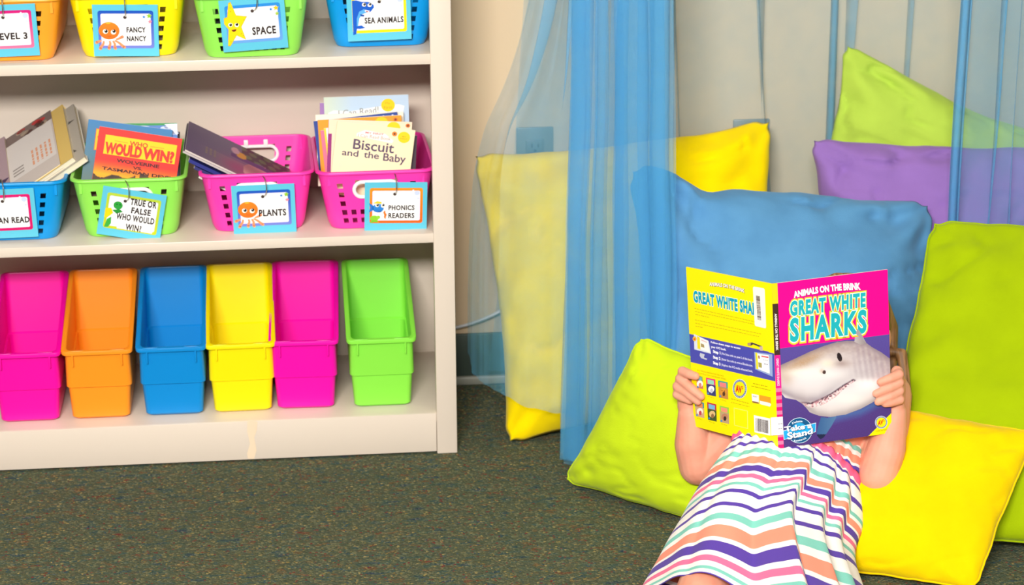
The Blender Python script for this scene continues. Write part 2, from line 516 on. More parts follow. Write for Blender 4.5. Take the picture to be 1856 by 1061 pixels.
for zz, yy in ((0.742, 0.16), (0.437, 0.15)):
    for dz in (0.012,):
        MB().box((-0.0175 - bo.x, yy - bo.y, zz + dz), (0.014, 0.008, 0.014), 0.002).build('shelf_clip', m_slot, bc)

# ================================================================== BOOK BINS (bottom row)
def bin_rings(a0, a1, b0, b1, zf, zb, off, z0):
    """rings from the base to the sloping rim; off shrinks them (inner wall)"""
    out = []
    prof = [(0.0, 0.0, 0.006), (0.012, 0.0022, 0.003), (0.04, 0.0032, 0.0), (0.455, 0.0070, 0.0), (0.465, 0.0086, 0.0), (0.47, 0.0100, 0.0), (1.0, 0.0, 0.0)]
    for k, (s, dx, shr) in enumerate(prof):
        if s >= 0.47:
            t = (s - 0.47) / 0.53; a = (a0 + 0.0100) * (1 - t) + a1 * t; b = (b0 + 0.0100) * (1 - t) + b1 * t
        else: a = a0 + dx; b = b0 + dx
        a -= off + shr; b -= off + shr
        ring = []
        for x, y in rr(a, b, 0.010, 5):
            u = (y + b) / (2 * b)
            zz = s * (zf + (zb - zf) * u)
            ring.append(Vector((x, y + 0.012 * s, max(zz, z0))))
        out.append(ring)
    return out
def book_bin(px, py, rz, colour, cname, label):
    mt = plastic('bin ' + cname, colour, 0.34)
    fb = onz(px, py, Z['b1'] + 0.001)
    r = tag(empty('book_bin', (fb.x - 0.105 * math.sin(rz) * 0, fb.y + 0.102, Z['b1'] + 0.0006), (0, 0, rz)), label, 'bin', 'plastic book bins on the bottom shelf')
    zf, zb = 0.131, 0.203
    A0, A1, B0, B1 = 0.0475, 0.0560, 0.100, 0.119
    q = MB()
    outer = bin_rings(A0, A1, B0, B1, zf, zb, 0.0, 0.0)
    inner = bin_rings(A0, A1, B0, B1, zf, zb, 0.0024, 0.003)
    q.rings(outer + inner[::-1], True, True)
    for sx in (-1, 1):                          # the little ribs under the rim
        for yy in (-0.1205 + 0.0095,):
            q.box((sx * 0.0425, yy, 0.115), (0.003, 0.004, 0.024), 0.0008)
    body = q.build('body', mt, r, angle=22)
    # flat rim with a rolled lip
    top = outer[-1]
    c0 = sum((p for p in top), Vector()) / len(top)
    def lip(e, dz):
        o = []
        for p in top:
            d = Vector((p.x - c0.x, p.y - c0.y, 0)); a = d.x / abs(d.x) if abs(d.x) > 0.05 else d.x / 0.05
            b = d.y / 0.115; b = max(-1, min(1, b))
            o.append(Vector((p.x + a * e, p.y + b * e, p.z + dz)))
        return o
    q = MB()
    q.rings([lip(-0.0022, -0.001), lip(-0.0015, 0.0012), lip(0.0035, 0.0016), lip(0.0058, 0.0004), lip(0.0064, -0.002), lip(0.0060, -0.0065), lip(0.0046, -0.0068), lip(0.004, -0.002), lip(-0.001, -0.0022)])
    for sx in (-1, 1):
        q.box((sx * 0.036, -0.119 + 0.009, zf + 0.0005), (0.026, 0.006, 0.0035), 0.001)
    q.build('rim', mt, r)
    return r
book_bin(694, 737, 0.0, (140, 232, 72), 'green', 'bright green book bin at the right end of the bottom shelf')
book_bin(558.5, 741, -0.035, (246, 0, 172), 'magenta', 'magenta book bin between the yellow and the green bin')
book_bin(440, 747, 0.012, (255, 232, 0), 'yellow', 'yellow book bin on the bottom shelf')
book_bin(317, 753, 0.0, (0, 138, 214), 'blue', 'blue book bin on the bottom shelf')
book_bin(184, 759, 0.0, (255, 150, 30), 'orange', 'orange book bin on the bottom shelf')
book_bin(55, 765, 0.0, (250, 0, 165), 'pink', 'magenta book bin at the left end, beside the orange bin')

# ================================================================== BASKETS
m_white = plastic('white plastic', (250, 248, 245), 0.35)
m_ring = metal('binder ring', (205, 200, 190), 0.22)
BH = 0.106
def basket(px, py, zshelf, rz, colour, cname, label, group, ws=1.0):
    mt = plastic('basket ' + cname, colour, 0.36)
    fb = onz(px, py, zshelf + 0.001)
    B0, B1, A0, A1, r0 = 0.118, 0.131, 0.0790 * ws, 0.0962 * ws, 0.024
    r = tag(empty('storage_basket', (fb.x, fb.y + B0 - 0.004, zshelf + 0.0012), (0, 0, rz)), label, 'basket', group)
    pitch = 0.25; hw = 0.068
    fr = [-1.0]
    for i in range(8):
        c = -1 + (i + 0.5) * pitch
        if i == 2: fr.append(-0.5)
        if i == 6: fr.append(0.5)
        fr += [c - hw, c + hw]
    fr.append(1.0)
    fr = sorted(fr)
    zr = [0.0]
    for c in (0.0155, 0.031, 0.0475, 0.064, 0.0805): zr += [c - 0.0048, c + 0.0048]
    zr += [0.0905, BH]
    def ring(z, sh=0.0, zz=None):
        t = z / BH; a = A0 + (A1 - A0) * t - sh; b = B0 + (B1 - B0) * t - sh
        if z < 0.008: q = (0.008 - z); a -= q * 0.35; b -= q * 0.35
        rad = r0 - sh * 0.5
        pts = [Vector((f * (a - rad), -b, z)) for f in fr]
        cs = [((a - rad), -(b - rad), 270), ((a - rad), (b - rad), 0), (-(a - rad), (b - rad), 90), (-(a - rad), -(b - rad), 180)]
        for i, (cx, cy, a0) in enumerate(cs):
            for k in range(0 if i not in (0, 2) else 1, 7):
                if (i == 2 and k == 0): continue
                if i == 3 and k == 6: continue
                if i == 1 and k == 6: continue
                th = math.radians(a0 + 15 * k); pts.append(Vector((cx + rad * math.cos(th), cy + rad * math.sin(th), z)))
            if i == 1:
                pts += [Vector((-f * (a - rad), b, z)) for f in fr]
        return pts
    lv = [ring(z) for z in zr]
    n = len(lv[0]); nf = len(fr)
    # where the back run of columns starts
    bi = nf + 6 + 6
    v = [p for L in lv for p in L]; f = []
    def hole(ci, ri):
        fm = (fr[ci] + fr[ci + 1]) / 2; zm = (zr[ri] + zr[ri + 1]) / 2
        if abs(fm) < 0.5 and 0.0592 < zm < 0.0905: return True
        for i in range(8):
            c = -1 + (i + 0.5) * pitch
            if abs(fm - c) < hw * 0.5:
                for k, zc in enumerate((0.0155, 0.031, 0.0475, 0.064, 0.0805)):
                    if abs(zm - zc) < 0.0024: return i in (0, 7) or k < 2
        return False
    for i in range(len(zr) - 1):
        for k in range(n):
            l = (k + 1) % n
            if k < nf - 1 and hole(k, i): continue
            if bi <= k < bi + nf - 1 and hole(nf - 2 - (k - bi), i): continue
            f.append((i * n + k, i * n + l, (i + 1) * n + l, (i + 1) * n + k))
    f.append(tuple(range(n - 1, -1, -1)))
    body = mesh('body', v, f, mt, r)
    so = body.modifiers.new('s', 'SOLIDIFY'); so.thickness = 0.002; so.offset = -1
    bake(body); 
    bm = bmesh.new(); bm.from_mesh(body.data)
    def addbox(c, d):
        q = bmesh.ops.create_cube(bm, size=1.0)
        bmesh.ops.scale(bm, vec=Vector(d), verts=q['verts']); bmesh.ops.translate(bm, vec=Vector(c), verts=q['verts'])
    for sx in (-1, 1):
        for sy in (-1, 1):
            addbox((sx * 0.0815, sy * 0.1235, BH - 0.013), (0.0045, 0.009, 0.024))
    bm.to_mesh(body.data); bm.free()
    body.data.polygons.foreach_set('use_smooth', [True] * len(body.data.polygons))
    sharpen(body, 35)
    q = MB()
    tr = [Vector(p) for p in rr(A1, B1, r0, 8)]  if False else [Vector((x, y, BH)) for x, y in rr(A1, B1, r0, 8)]
    def lip(e, dz):
        o = []
        for x, y in rr(A1 + e, B1 + e, r0 + e, 8): o.append(Vector((x, y, BH + dz)))
        return o
    q.rings([lip(-0.0025, -0.002), lip(-0.002, 0.0008), lip(0.0015, 0.0010), lip(0.0036, 0.0), lip(0.0042, -0.0018), lip(0.0040, -0.0040), lip(0.0030, -0.0042), lip(0.0026, -0.0015), lip(-0.001, -0.0025)])
    q.build('rim', mt, r)
    # white oval grips, front and back
    tl = math.atan2(B1 - B0, BH)
    for s in (-1, 1):
        path = []
        for k in range(40):
            t = 2 * PI * k / 40
            cx = 0.0245 if math.cos(t) > 0 else -0.0245
            path.append(Vector((cx + 0.0140 * math.cos(t), 0, 0.0140 * math.sin(t))))
        M = Matrix.Translation((0, s * (B0 + (B1 - B0) * 0.0730 / BH), 0.0730)) @ Matrix.Rotation(-s * tl, 4, 'X')
        g = MB().tube([M @ p for p in path], 0.0034, 8, closed=True)
        if s > 0:
            for dx in (-0.018, 0.018): g.box((dx, B1 - 0.0050, 0.094), (0.008, 0.0035, 0.012), 0.001)
        g.build('grip', m_white, r)
    return r

# ------------------------------------------------------------------ name cards
CW, CH = 0.1085, 0.0905
INK = (52, 40, 40)
def name_card(px, py, yplane, rot, label, draw, ring_u=0.5, ring_yaw=0.3, tilt=-0.11):
    c = at(px, py, yplane)
    ex = Vector((math.cos(rot), 0, math.sin(rot)))
    ez = Vector((0, -math.cos(tilt), math.sin(tilt)))
    ez = (ez - ex * ez.dot(ex)).normalized()
    ey = ez.cross(ex)
    base = c - ey * (CH / 2)
    r = tag(empty('name_card', base), label, 'name card', 'name cards hanging on the baskets')
    a = Art()
    a.slab(-CW / 2, -CH / 2, CW / 2, CH / 2, 0.0007, (96, 196, 222))
    X = lambda u: (u - 0.5) * CW
    Y = lambda v: (0.5 - v) * CH
    draw(a, X, Y)
    hu, hv = X(ring_u), Y(0.24)
    a.ell(hu, hv, 0.0028, 0.0028, (70, 55, 50), 0.0009)
    M = basis(c - base, ex, ey, ez)
    a.build('card', M, r)
    # binder ring through the punched hole
    R0 = 0.0185
    hc = M @ Vector((hu, hv, 0))
    cc = hc + Vector((0, 0.006, R0 - 0.0005))
    q = []
    yw = ring_yaw
    for k in range(36):
        t = 2 * PI * k / 36
        q.append(cc + Vector((math.sin(yw) * R0 * math.cos(t), -math.cos(yw) * R0 * math.cos(t), R0 * math.sin(t))))
    MB().tube(q, 0.0010, 8, closed=True).build('binder_ring', m_ring, r)
    return r
def frame(a, X, Y, c1, c2, u0=.08, u1=.93, v0=.115, v1=.845):
    a.rrect(X(u0), Y(v1), X(u1), Y(v0), 0.004, c1, 0.0002, c2)
    a.rrect(X(u0 + .042), Y(v1 - .055), X(u1 - .042), Y(v0 + .055), 0.003, (232, 228, 250), 0.0003)
    a.rrect(X(u0 + .055), Y(v1 - .07), X(u1 - .055), Y(v0 + .07), 0.002, (252, 251, 250), 0.0004)
def stars(a, X, Y, c=((40, 130, 215), (150, 200, 50), (245, 140, 160))):
    a.star(X(.785), Y(.235), 0.0030, c[0], 0.0006); a.star(X(.865), Y(.215), 0.0052, c[1], 0.0006); a.star(X(.875), Y(.325), 0.0042, c[2], 0.0006)
def bubbles(a, X, Y):
    a.ell(X(.835), Y(.22), 0.0046, 0.0044, (205, 216, 240), 0.0006); a.ell(X(.855), Y(.33), 0.002, 0.002, (214, 222, 242), 0.0006); a.ell(X(.775), Y(.165), 0.0016, 0.0016, (224, 228, 245), 0.0006)
def eyes(a, x, y, d, r, look=(0.25, 0.15)):
    for s in (-1, 1):
        a.ell(x + s * d, y - (0.0012 if s > 0 else 0), r, r * 0.95, (255, 246, 232), 0.0009)
        a.ell(x + s * d + r * look[0], y + r * look[1], r * 0.6, r * 0.68, (30, 24, 26), 0.0010)
        a.ell(x + s * d + r * look[0] - r * .2, y + r * .45, r * 0.18, r * 0.18, (255, 255, 255), 0.0011)
def octopus(a, X, Y):
    hx, hy = X(.245), Y(.50)
    for (dx, dy, ex_, ey_) in ((-.13, .18, -.19, .23), (-.09, .2, -.135, .35), (0, .2, -.0, .345), (.05, .2, .095, .345), (.08, .19, .235, .32), (.1, .17, .21, .12)):
        pts = []
        for k in range(7):
            t = k / 6
            pts.append((hx + (dx * (1 - t) + ex_ * t) * CW + 0.0012 * math.sin(t * 5), hy - (dy * (1 - t) + ey_ * t) * CH))
        a.line(pts, [0.003 + 0.0022 * (k / 6) for k in range(7)], (244, 150, 104), 0.0006)
        a.ell(pts[-1][0], pts[-1][1], 0.0026, 0.0026, (244, 160, 116), 0.0006)
    a.ell(hx, hy, 0.0172, 0.0152, (250, 136, 34), 0.0007, 30, 0, (246, 112, 30))
    a.ell(hx - .001, hy + 0.0132, 0.0042, 0.0014, (255, 190, 50), 0.0008)
    eyes(a, hx + .0005, hy - 0.0012, 0.0066, 0.0044)
    a.line([(hx - .003 + .0015 * k, hy - 0.0088 - 0.0012 * math.sin(k / 4 * PI)) for k in range(5)], 0.0008, (190, 70, 30), 0.0009)
def card_octo(lines):
    def d(a, X, Y):
        frame(a, X, Y, (20, 84, 190), (120, 130, 214)); stars(a, X, Y); octopus(a, X, Y)
        for t, u0, u1, v0, v1 in lines: a.text(t, X(u0), Y(v1), X(u1), Y(v0), INK, 0.0008, 0.036, space=1.12)
    return d
def card_space(a, X, Y):
    frame(a, X, Y, (36, 140, 220), (110, 166, 230)); stars(a, X, Y, ((40, 130, 215), (255, 196, 20), (170, 200, 60)))
    P = [(.185, .06), (.245, .31), (.40, .345), (.305, .53), (.355, .77), (.225, .68), (.12, .87), (.085, .86), (.115, .56), (.06, .45), (.065, .35), (.115, .33), (.15, .08)]
    cx, cy = .20, .5
    pts = [(X(u), Y(v)) for u, v in P]
    a.poly([(X(cx) + (x - X(cx)) * 1.06, Y(cy) + (y - Y(cy)) * 1.05) for x, y in pts], (250, 180, 30), 0.0006)
    a.poly(pts, (255, 218, 10), 0.0007)
    eyes(a, X(.195), Y(.475), 0.0052, 0.0037, (0.1, 0))
    a.poly([(X(.155), Y(.575)), (X(.235), Y(.565)), (X(.22), Y(.60)), (X(.19), Y(.615)), (X(.165), Y(.60))], (120, 40, 20), 0.0009)
    for u, v in ((.17, .15), (.36, .40), (.33, .70), (.13, .80), (.17, .22), (.30, .66)): a.ell(X(u), Y(v), 0.0008, 0.0008, (230, 140, 20), 0.0008)
    a.text('SPACE', X(.475), Y(.70), X(.83), Y(.56), INK, 0.0008, 0.036, space=1.12)
def card_sea(a, X, Y):
    frame(a, X, Y, (255, 226, 20), (255, 224, 10)); bubbles(a, X, Y)
    B = (22, 92, 200)
    a.poly([(X(u), Y(v)) for u, v in ((.085, .20), (.15, .195), (.24, .23), (.34, .235), (.42, .30), (.425, .345), (.37, .43), (.30, .44), (.26, .42), (.20, .47), (.17, .56), (.155, .70), (.13, .86), (.085, .87))], B, 0.0006)
    a.poly([(X(u), Y(v)) for u, v in ((.27, .37), (.31, .44), (.24, .47), (.19, .55), (.165, .70), (.145, .72), (.15, .55), (.19, .42))], (90, 170, 230), 0.0007)
    a.poly([(X(u), Y(v)) for u, v in ((.085, .80), (.15, .70), (.22, .69), (.28, .745), (.20, .755), (.14, .75), (.10, .87), (.085, .88))], B, 0.0008)
    a.poly([(X(u), Y(v)) for u, v in ((.20, .47), (.27, .485), (.26, .52), (.215, .51))], (18, 70, 160), 0.0008)
    a.poly([(X(u), Y(v)) for u, v in ((.285, .385), (.36, .41), (.33, .44), (.28, .42))], (250, 240, 240), 0.0008)
    a.poly([(X(u), Y(v)) for u, v in ((.295, .405), (.34, .42), (.31, .435))], (180, 40, 50), 0.0009)
    eyes(a, X(.315), Y(.285), 0.0047, 0.0036)
    a.text('SEA ANIMALS', X(.275), Y(.655), X(.875), Y(.545), INK, 0.0008, 0.036, space=1.12)
def card_level(a, X, Y):
    frame(a, X, Y, (212, 10, 120), (250, 120, 160)); bubbles(a, X, Y)
    a.text('LEVEL 3', X(.35), Y(.665), X(.835), Y(.545), INK, 0.0008, 0.036, space=1.12)
def card_read(a, X, Y):
    frame(a, X, Y, (222, 20, 110), (212, 10, 100)); bubbles(a, X, Y)
    a.text('CAN READ', X(.33), Y(.69), X(.885), Y(.575), INK, 0.0008, 0.036, space=1.12)
def card_true(a, X, Y):
    frame(a, X, Y, (186, 210, 60), (200, 208, 30))
    a.ell(X(.27), Y(.35), 0.0078, 0.0075, (46, 158, 60), 0.0006); a.poly([(X(u), Y(v)) for u, v in ((.19, .46), (.30, .42), (.36, .47), (.26, .52))], (40, 146, 56), 0.0007)
    a.poly([(X(u), Y(v)) for u, v in ((.10, .83), (.13, .66), (.19, .60), (.20, .74), (.16, .82))], (60, 170, 64), 0.0006)
    a.poly([(X(u), Y(v)) for u, v in ((.08, .44), (.17, .42), (.21, .52), (.12, .64), (.08, .62))], (252, 214, 20), 0.0007)
    a.ell(X(.25), Y(.33), .0012, .0012, (16, 90, 30), 0.0008); a.ell(X(.30), Y(.33), .0012, .0012, (16, 90, 30), 0.0008)
    a.rect(X(.30), Y(.82), X(.86), Y(.68), (252, 251, 250), 0.0005)
    for t, u0, u1, v0, v1 in (('TRUE OR', .455, .86, .165, .29), ('FALSE', .49, .79, .345, .46), ('WHO WOULD', .27, .865, .505, .625), ('WIN?', .44, .68, .70, .82)):
        a.text(t, X(u0), Y(v1), X(u1), Y(v0), INK, 0.0008, 0.036, space=1.12)
def card_phonics(a, X, Y):
    frame(a, X, Y, (252, 150, 30), (246, 96, 20)); bubbles(a, X, Y)
    a.ell(X(.215), Y(.53), 0.0098, 0.0082, (60, 150, 226), 0.0006, 26, 0, (30, 116, 206))
    a.poly([(X(u), Y(v)) for u, v in ((.07, .42), (.14, .48), (.14, .57), (.07, .62), (.09, .52))], (40, 120, 210), 0.0006)
    a.poly([(X(u), Y(v)) for u, v in ((.13, .43), (.20, .385), (.27, .40), (.27, .44))], (250, 210, 40), 0.0007)
    eyes(a, X(.245), Y(.47), 0.0050, 0.0034)
    a.line([(X(.22 + .015 * k), Y(.60 + .012 * math.sin(k))) for k in range(4)], 0.0012, (20, 50, 120), 0.0009)
    a.ell(X(.155), Y(.745), 0.0075, 0.0055, (140, 205, 50), 0.0006); a.ell(X(.22), Y(.72), 0.0034, 0.003, (150, 212, 60), 0.0007)
    a.poly([(X(u), Y(v)) for u, v in ((.08, .84), (.12, .78), (.2, .79), (.23, .83), (.17, .82))], (120, 190, 40), 0.0007)
    a.line([(X(.325), Y(.585)), (X(.315), Y(.62)), (X(.335), Y(.67)), (X(.325), Y(.72)), (X(.335), Y(.75))], [0.002, 0.0035, 0.0042, 0.0034, 0.0015], (240, 120, 40), 0.0007)
    for t, v0, v1 in (('PHONICS', .475, .57), ('READERS', .635, .735)): a.text(t, X(.385), Y(v1), X(.795), Y(v0), INK, 0.0008, 0.036, space=1.12)

G_T = 'storage baskets on the upper shelf'; G_M = 'storage baskets on the middle shelf'
basket(12, 110, Z['t1'], 0.0, (255, 166, 44), 'orange', 'orange basket of dark books on the upper shelf', G_T)
basket(236, 101.5, Z['t1'], 0.0, (252, 232, 0), 'yellow', 'yellow basket on the upper shelf', G_T)
basket(456, 102, Z['t1'], 0.025, (150, 232, 88), 'lime', 'green basket with a starfish card on the upper shelf', G_T)
basket(690, 83, Z['t1'], 0.01, (0, 152, 228), 'sky', 'blue basket at the right end of the upper shelf', G_T)
basket(22, 435, Z['m1'], 0.0, (0, 146, 220), 'sky', 'blue basket of leaning paperbacks at the left end of the middle shelf', G_M)
basket(240, 427, Z['m1'], -0.005, (146, 232, 88), 'lime', 'green basket on the middle shelf holding a red picture book', G_M)
basket(468, 417, Z['m1'], 0.012, (255, 62, 178), 'pink', 'pink basket holding slanted purple paperbacks on the middle shelf', G_M)
basket(681, 412, Z['m1'], 0.02, (255, 72, 180), 'pink', 'pink basket crammed with upright readers at the right end of the middle shelf', G_M, 1.045)

name_card(8, 56, 0.018, 0.016, 'card reading LEVEL 3 hanging on the orange basket', card_level, 0.5, 0.1)
name_card(228, 55.5, 0.030, -0.026, 'blue-bordered octopus card hanging on the yellow basket', card_octo([('FANCY', .515, .80, .435, .53), ('NANCY', .515, .805, .605, .70)]), 0.495, 0.1)
name_card(459.5, 44, -0.003, 0.052, 'card with a smiling yellow starfish hanging on the green upper basket', card_space, 0.50, 0.5)
name_card(687, 27, 0.046, 0.016, 'yellow-bordered card with a blue sea creature hanging on the upper blue basket', card_sea, 0.51, 0.15)
name_card(7, 388, 0.030, 0.015, 'pink-bordered card hanging on the blue basket of the middle shelf', card_read, 0.5, 0.25)
name_card(238.5, 389.5, 0.030, -0.203, 'crookedly hanging card with four lines of words on the green middle basket', card_true, 0.37, 0.45)
name_card(478.5, 379, 0.036, 0.011, 'octopus card reading PLANTS hanging on a pink basket', card_octo([('PLANTS', .42, .845, .515, .645)]), 0.49, 0.4)
name_card(717.5, 374.5, 0.028, -0.03, 'orange-bordered card with a small blue fish on the right pink basket', card_phonics, 0.48, 0.15)

# ------------------------------------------------------------------ books in the baskets
def paperback(name, label, group, M, w, h, t, front, spine, back=(225, 220, 210), pages=(238, 226, 200), art=None, spine_art=None):
    r = empty(name); r.matrix_world = M
    tag(r, label, 'book', group)
    a = Art()
    if callable(front): front(a, w, h)
    else: a.slab(0, 0, w, h, 0.0004, front, front, 0.0)
    if art: art(a, w, h)
    a.slab(0, 0, w, h, 0.0004, back, back, -t + 0.0004)
    n = len(a.v)
    q = [(-0.0004, 0, 0), (-0.0004, h, 0), (-0.0004, h, -t), (-0.0004, 0, -t)]
    a._add(q + [(0, 0, 0), (0, h, 0), (0, h, -t), (0, 0, -t)], [(0, 1, 2, 3), (4, 7, 6, 5), (0, 4, 5, 1), (2, 6, 7, 3), (1, 5, 6, 2), (0, 3, 7, 4)], [lin(spine)] * 8)
    if callable(spine_art): spine_art(a, t, h)
    a.build('cover', None, r)
    MB().box((w / 2 - 0.0005, h / 2, -t / 2), (w - 0.003, h - 0.003, t - 0.0012)).build('page_block', plastic('paper %d %d %d' % pages, pages, 0.85, 0.1), r, False)
    return r
def upright(tl, tr, y, dy, tilt, zbot=0.4185):
    """a book standing in a basket: its two top corners, leaning back"""
    A = at(tl[0], tl[1], y); B = at(tr[0], tr[1], y + dy)
    ex = (B - A).normalized(); wd = (B - A).length
    ey = Vector((0, math.sin(tilt), math.cos(tilt))); ey = (ey - ex * ey.dot(ex)).normalized()
    ez = ex.cross(ey)
    h = (A.z - zbot + min(0, (B.z - A.z))) / ey.z
    O = A - ey * h
    return basis(O, ex, ey, ez), wd, h

GB = 'picture books in the green basket'
def dashes(a, x0, x1, y, hgt, col, z=0.0003, seed=1):
    rnd = random.Random(seed); x = x0
    while x < x1:
        l = rnd.uniform(0.5, 1.6) * hgt * 2.2
        a.rect(x, y, min(x + l, x1), y + hgt, col, z); x += l + hgt * 0.7
def red_cover(a, w, h):
    def fn(X, Y):
        c = np.empty(X.shape + (3,)); red = np.array((230, 42, 34)); org = np.array((250, 170, 20))
        t = np.clip((Y * h - 0.056) / 0.024, 0, 1)[..., None]
        c[:] = red * (1 - t) + org * t
        edge = 0.079 + 0.005 * np.sin(X * 7 + .4) + 0.004 * np.sin(X * 19)
        fur = (Y * h > edge) & ~((np.abs(X - 0.53) < 0.022) & (Y * h < 0.100))
        n = vnoise(X * 14, Y * 40, 3)
        fc = np.array((96, 70, 46)) * (0.6 + 0.5 * n[..., None])
        c = np.where(fur[..., None], fc, c)
        return c
    a.slab(0, 0, w, h, 0.0004, (230, 42, 34), (240, 225, 210), 0.0)
    a.grid(0, 0, w, h, 110, 90, fn, 0.0001)
    T = lambda v: h - v * .75
    a.rect(w * .085, T(.061), w * .95, T(.0165), (252, 202, 10), 0.0003)
    a.text('WHO', w * .385, T(.0335), w * .60, T(.0230), (206, 60, 20), 0.0005, 0.03)
    a.line([(w * .20, T(.0275)), (w * .36, T(.0285))], 0.0008, (190, 120, 20), 0.0005); a.line([(w * .63, T(.0285)), (w * .80, T(.0285))], 0.0008, (190, 120, 20), 0.0005)
    wr = (lambda x, y: (x, y + 0.002 * math.sin((x / w - .5) * PI)))
    a.text('WOULD', w * .105, T(.058), w * .535, T(.0345), (214, 46, 28), 0.0005, 0.06)
    a.text('WIN?', w * .565, T(.058), w * .925, T(.0345), (214, 46, 28), 0.0005, 0.06)
    for x in [w * q for q in (.105, .20)]: pass
    a.text('WOLVERINE', w * .26, T(.0755), w * .77, T(.068), (60, 16, 14), 0.0005, 0.035)
    a.text('VS.', w * .465, T(.0865), w * .575, T(.080), (60, 16, 14), 0.0005, 0.035)
    a.text('TASMANIAN DEVIL', w * .10, T(.0975), w * .955, T(.0905), (60, 16, 14), 0.0005, 0.035)
M, wd, h = upright((181, 229), (330.5, 252), 0.098, 0.004, 0.20, 0.452)
paperback('picture_book', 'red picture book with a yellow title panel in the green basket', GB, M, wd, h, 0.004, red_cover, (200, 36, 30))
def blue_cover(a, w, h):
    def fn(X, Y):
        t = np.clip(Y * h / 0.1, 0, 1)[..., None]
        return np.array((56, 124, 180)) * (1 - t) + np.array((100, 122, 122)) * t
    a.slab(0, 0, w, h, 0.0004, (56, 124, 180), (240, 235, 225), 0.0)
    a.grid(0, 0, w, h, 8, 40, fn, 0.0001)
    a.rect(w * .10, h - .052, w * .93, h - .014, (222, 60, 30), 0.0003); a.rect(w * .106, h - .051, w * .925, h - .015, (250, 190, 30), 0.0004)
    a.text('WHO', w * .40, h - .027, w * .62, h - .0185, (206, 60, 20), 0.0005, 0.03)
    a.text('WOULD WIN?', w * .13, h - .047, w * .90, h - .0275, (200, 56, 28), 0.0005, 0.03)
M, wd, h = upright((161, 216), (313, 236), 0.110, 0.004, 0.20, 0.468)
paperback('picture_book', 'blue picture book directly behind the red picture book', GB, M, wd, h, 0.004, blue_cover, (60, 110, 150))
def sky_cover(a, w, h):
    a.slab(0, 0, w, h, 0.0004, (90, 130, 200), (238, 234, 226), 0.0)
    a.rect(0, h - 0.004, w, h, (60, 150, 80), 0.0002)
    rnd = random.Random(4)
    for k in range(14): a.ell(rnd.uniform(0, w), h - rnd.uniform(.006, .02), rnd.uniform(.004, .012), .003, (205, 214, 240), 0.0003)
    a.poly([(w, h - .022), (w, h - .001), (w * .80, h - .002), (w * .9, h - .010)], (230, 230, 246), 0.0004)
M, wd, h = upright((203, 224), (321, 223), 0.124, 0.0, 0.20, 0.455)
paperback('picture_book', 'sky-blue picture book with a green top edge, third from the front in the green basket', GB, M, wd, h, 0.005, sky_cover, (60, 130, 90))
M, wd, h = upright((285, 239), (326, 239), 0.138, 0.0, 0.20, 0.475)
paperback('picture_book', 'dark picture book with a pale edge peeping out at the right of the green basket', GB, M, wd, h, 0.008, (62, 50, 62), (50, 42, 50), pages=(240, 235, 228))

# the slanted paperbacks of the blue basket: pages towards us, covers up
GL = 'leaning paperbacks in the blue middle basket'
def leaning(hf, y, ang, wd, h, side=1):
    H = at(hf[0], hf[1], y); c, s = math.cos(ang), math.sin(ang)
    if side > 0:
        ey = Vector((c, 0, s)); ex = Vector((0, -math.cos(.34), -math.sin(.34))); ex = (ex - ey * ex.dot(ey)).normalized(); ez = ex.cross(ey); O = H - ex * wd - ey * h
    else:
        ex = Vector((0, 1, 0)); ey = Vector((-c, 0, s)); ez = Vector((s, 0, c)); O = H - ey * h
    return basis(O, ex, ey, ez)
def comic(seed, base, accents):
    def f(a, w, h):
        rnd = random.Random(seed)
        for k in range(10):
            x, y = rnd.uniform(0.1, .8) * w, rnd.uniform(.2, .85) * h; c = rnd.choice(accents)
            a.poly([(x, y), (x + rnd.uniform(.01, .04), y + rnd.uniform(-.01, .01)), (x + rnd.uniform(.0, .03), y + rnd.uniform(.01, .04)), (x - rnd.uniform(0, .01), y + rnd.uniform(.0, .02))], c, 0.0002 + 0.00002 * k)
        for k in range(3): dashes(a, w * .25, w * .75, h * (.72 + .05 * k), 0.0035, rnd.choice(accents), 0.0005, seed + k)
    return f
def map_cover(a, w, h):
    a.rect(w * .02, h * .04, w * .80, h * .985, (222, 214, 208), 0.0002)
    a.rect(w * .0, 0, w * .16, h, (128, 110, 104), 0.0003)
    for k in range(5): dashes(a, w * .48, w * .74, h * (.93 - .045 * k), 0.004, (226, 160, 124), 0.0004, 20 + k)
    for k in range(3): a.rect(w * (.62 + .05 * k), h * .55, w * (.64 + .05 * k), h * .66, (150, 140, 134), 0.0004)
    rnd = random.Random(9)
    for k in range(12): a.ell(w * rnd.uniform(.03, .15), h * rnd.uniform(.1, .95), .006, .009, rnd.choice([(90, 60, 56), (170, 150, 130), (190, 60, 60)]), 0.0005)
LB = [
    ((20, 350), 0.075, 0.50, 0.20, 0.17, 0.012, (176, 150, 156), comic(3, None, [(180, 40, 60), (80, 60, 90), (230, 220, 200), (60, 80, 110)]), 'dark patterned paperback lowest at the left in the blue middle basket'),
    ((56, 336), 0.075, 0.52, 0.20, 0.185, 0.009, (150, 154, 162), comic(5, None, [(200, 60, 50), (50, 60, 80), (190, 180, 150)]), 'grey paperback with a red patch left of the pale leaning paperback'),
    ((109, 297), 0.075, 0.56, 0.20, 0.205, 0.010, (206, 194, 186), map_cover, 'pale paperback with orange print, uppermost of the leaning books in the blue middle basket'),
    ((132, 285), 0.075, 0.58, 0.20, 0.215, 0.011, (222, 190, 110), comic(7, None, [(236, 200, 110), (240, 150, 130), (200, 170, 90)]), 'yellowish paperback leaning just right of the pale one'),
    ((153, 284), 0.075, 0.58, 0.20, 0.215, 0.011, (176, 168, 156), comic(8, None, [(90, 84, 78), (170, 176, 160), (60, 56, 54)]), 'brown-grey paperback at the right of the leaning books'),
]
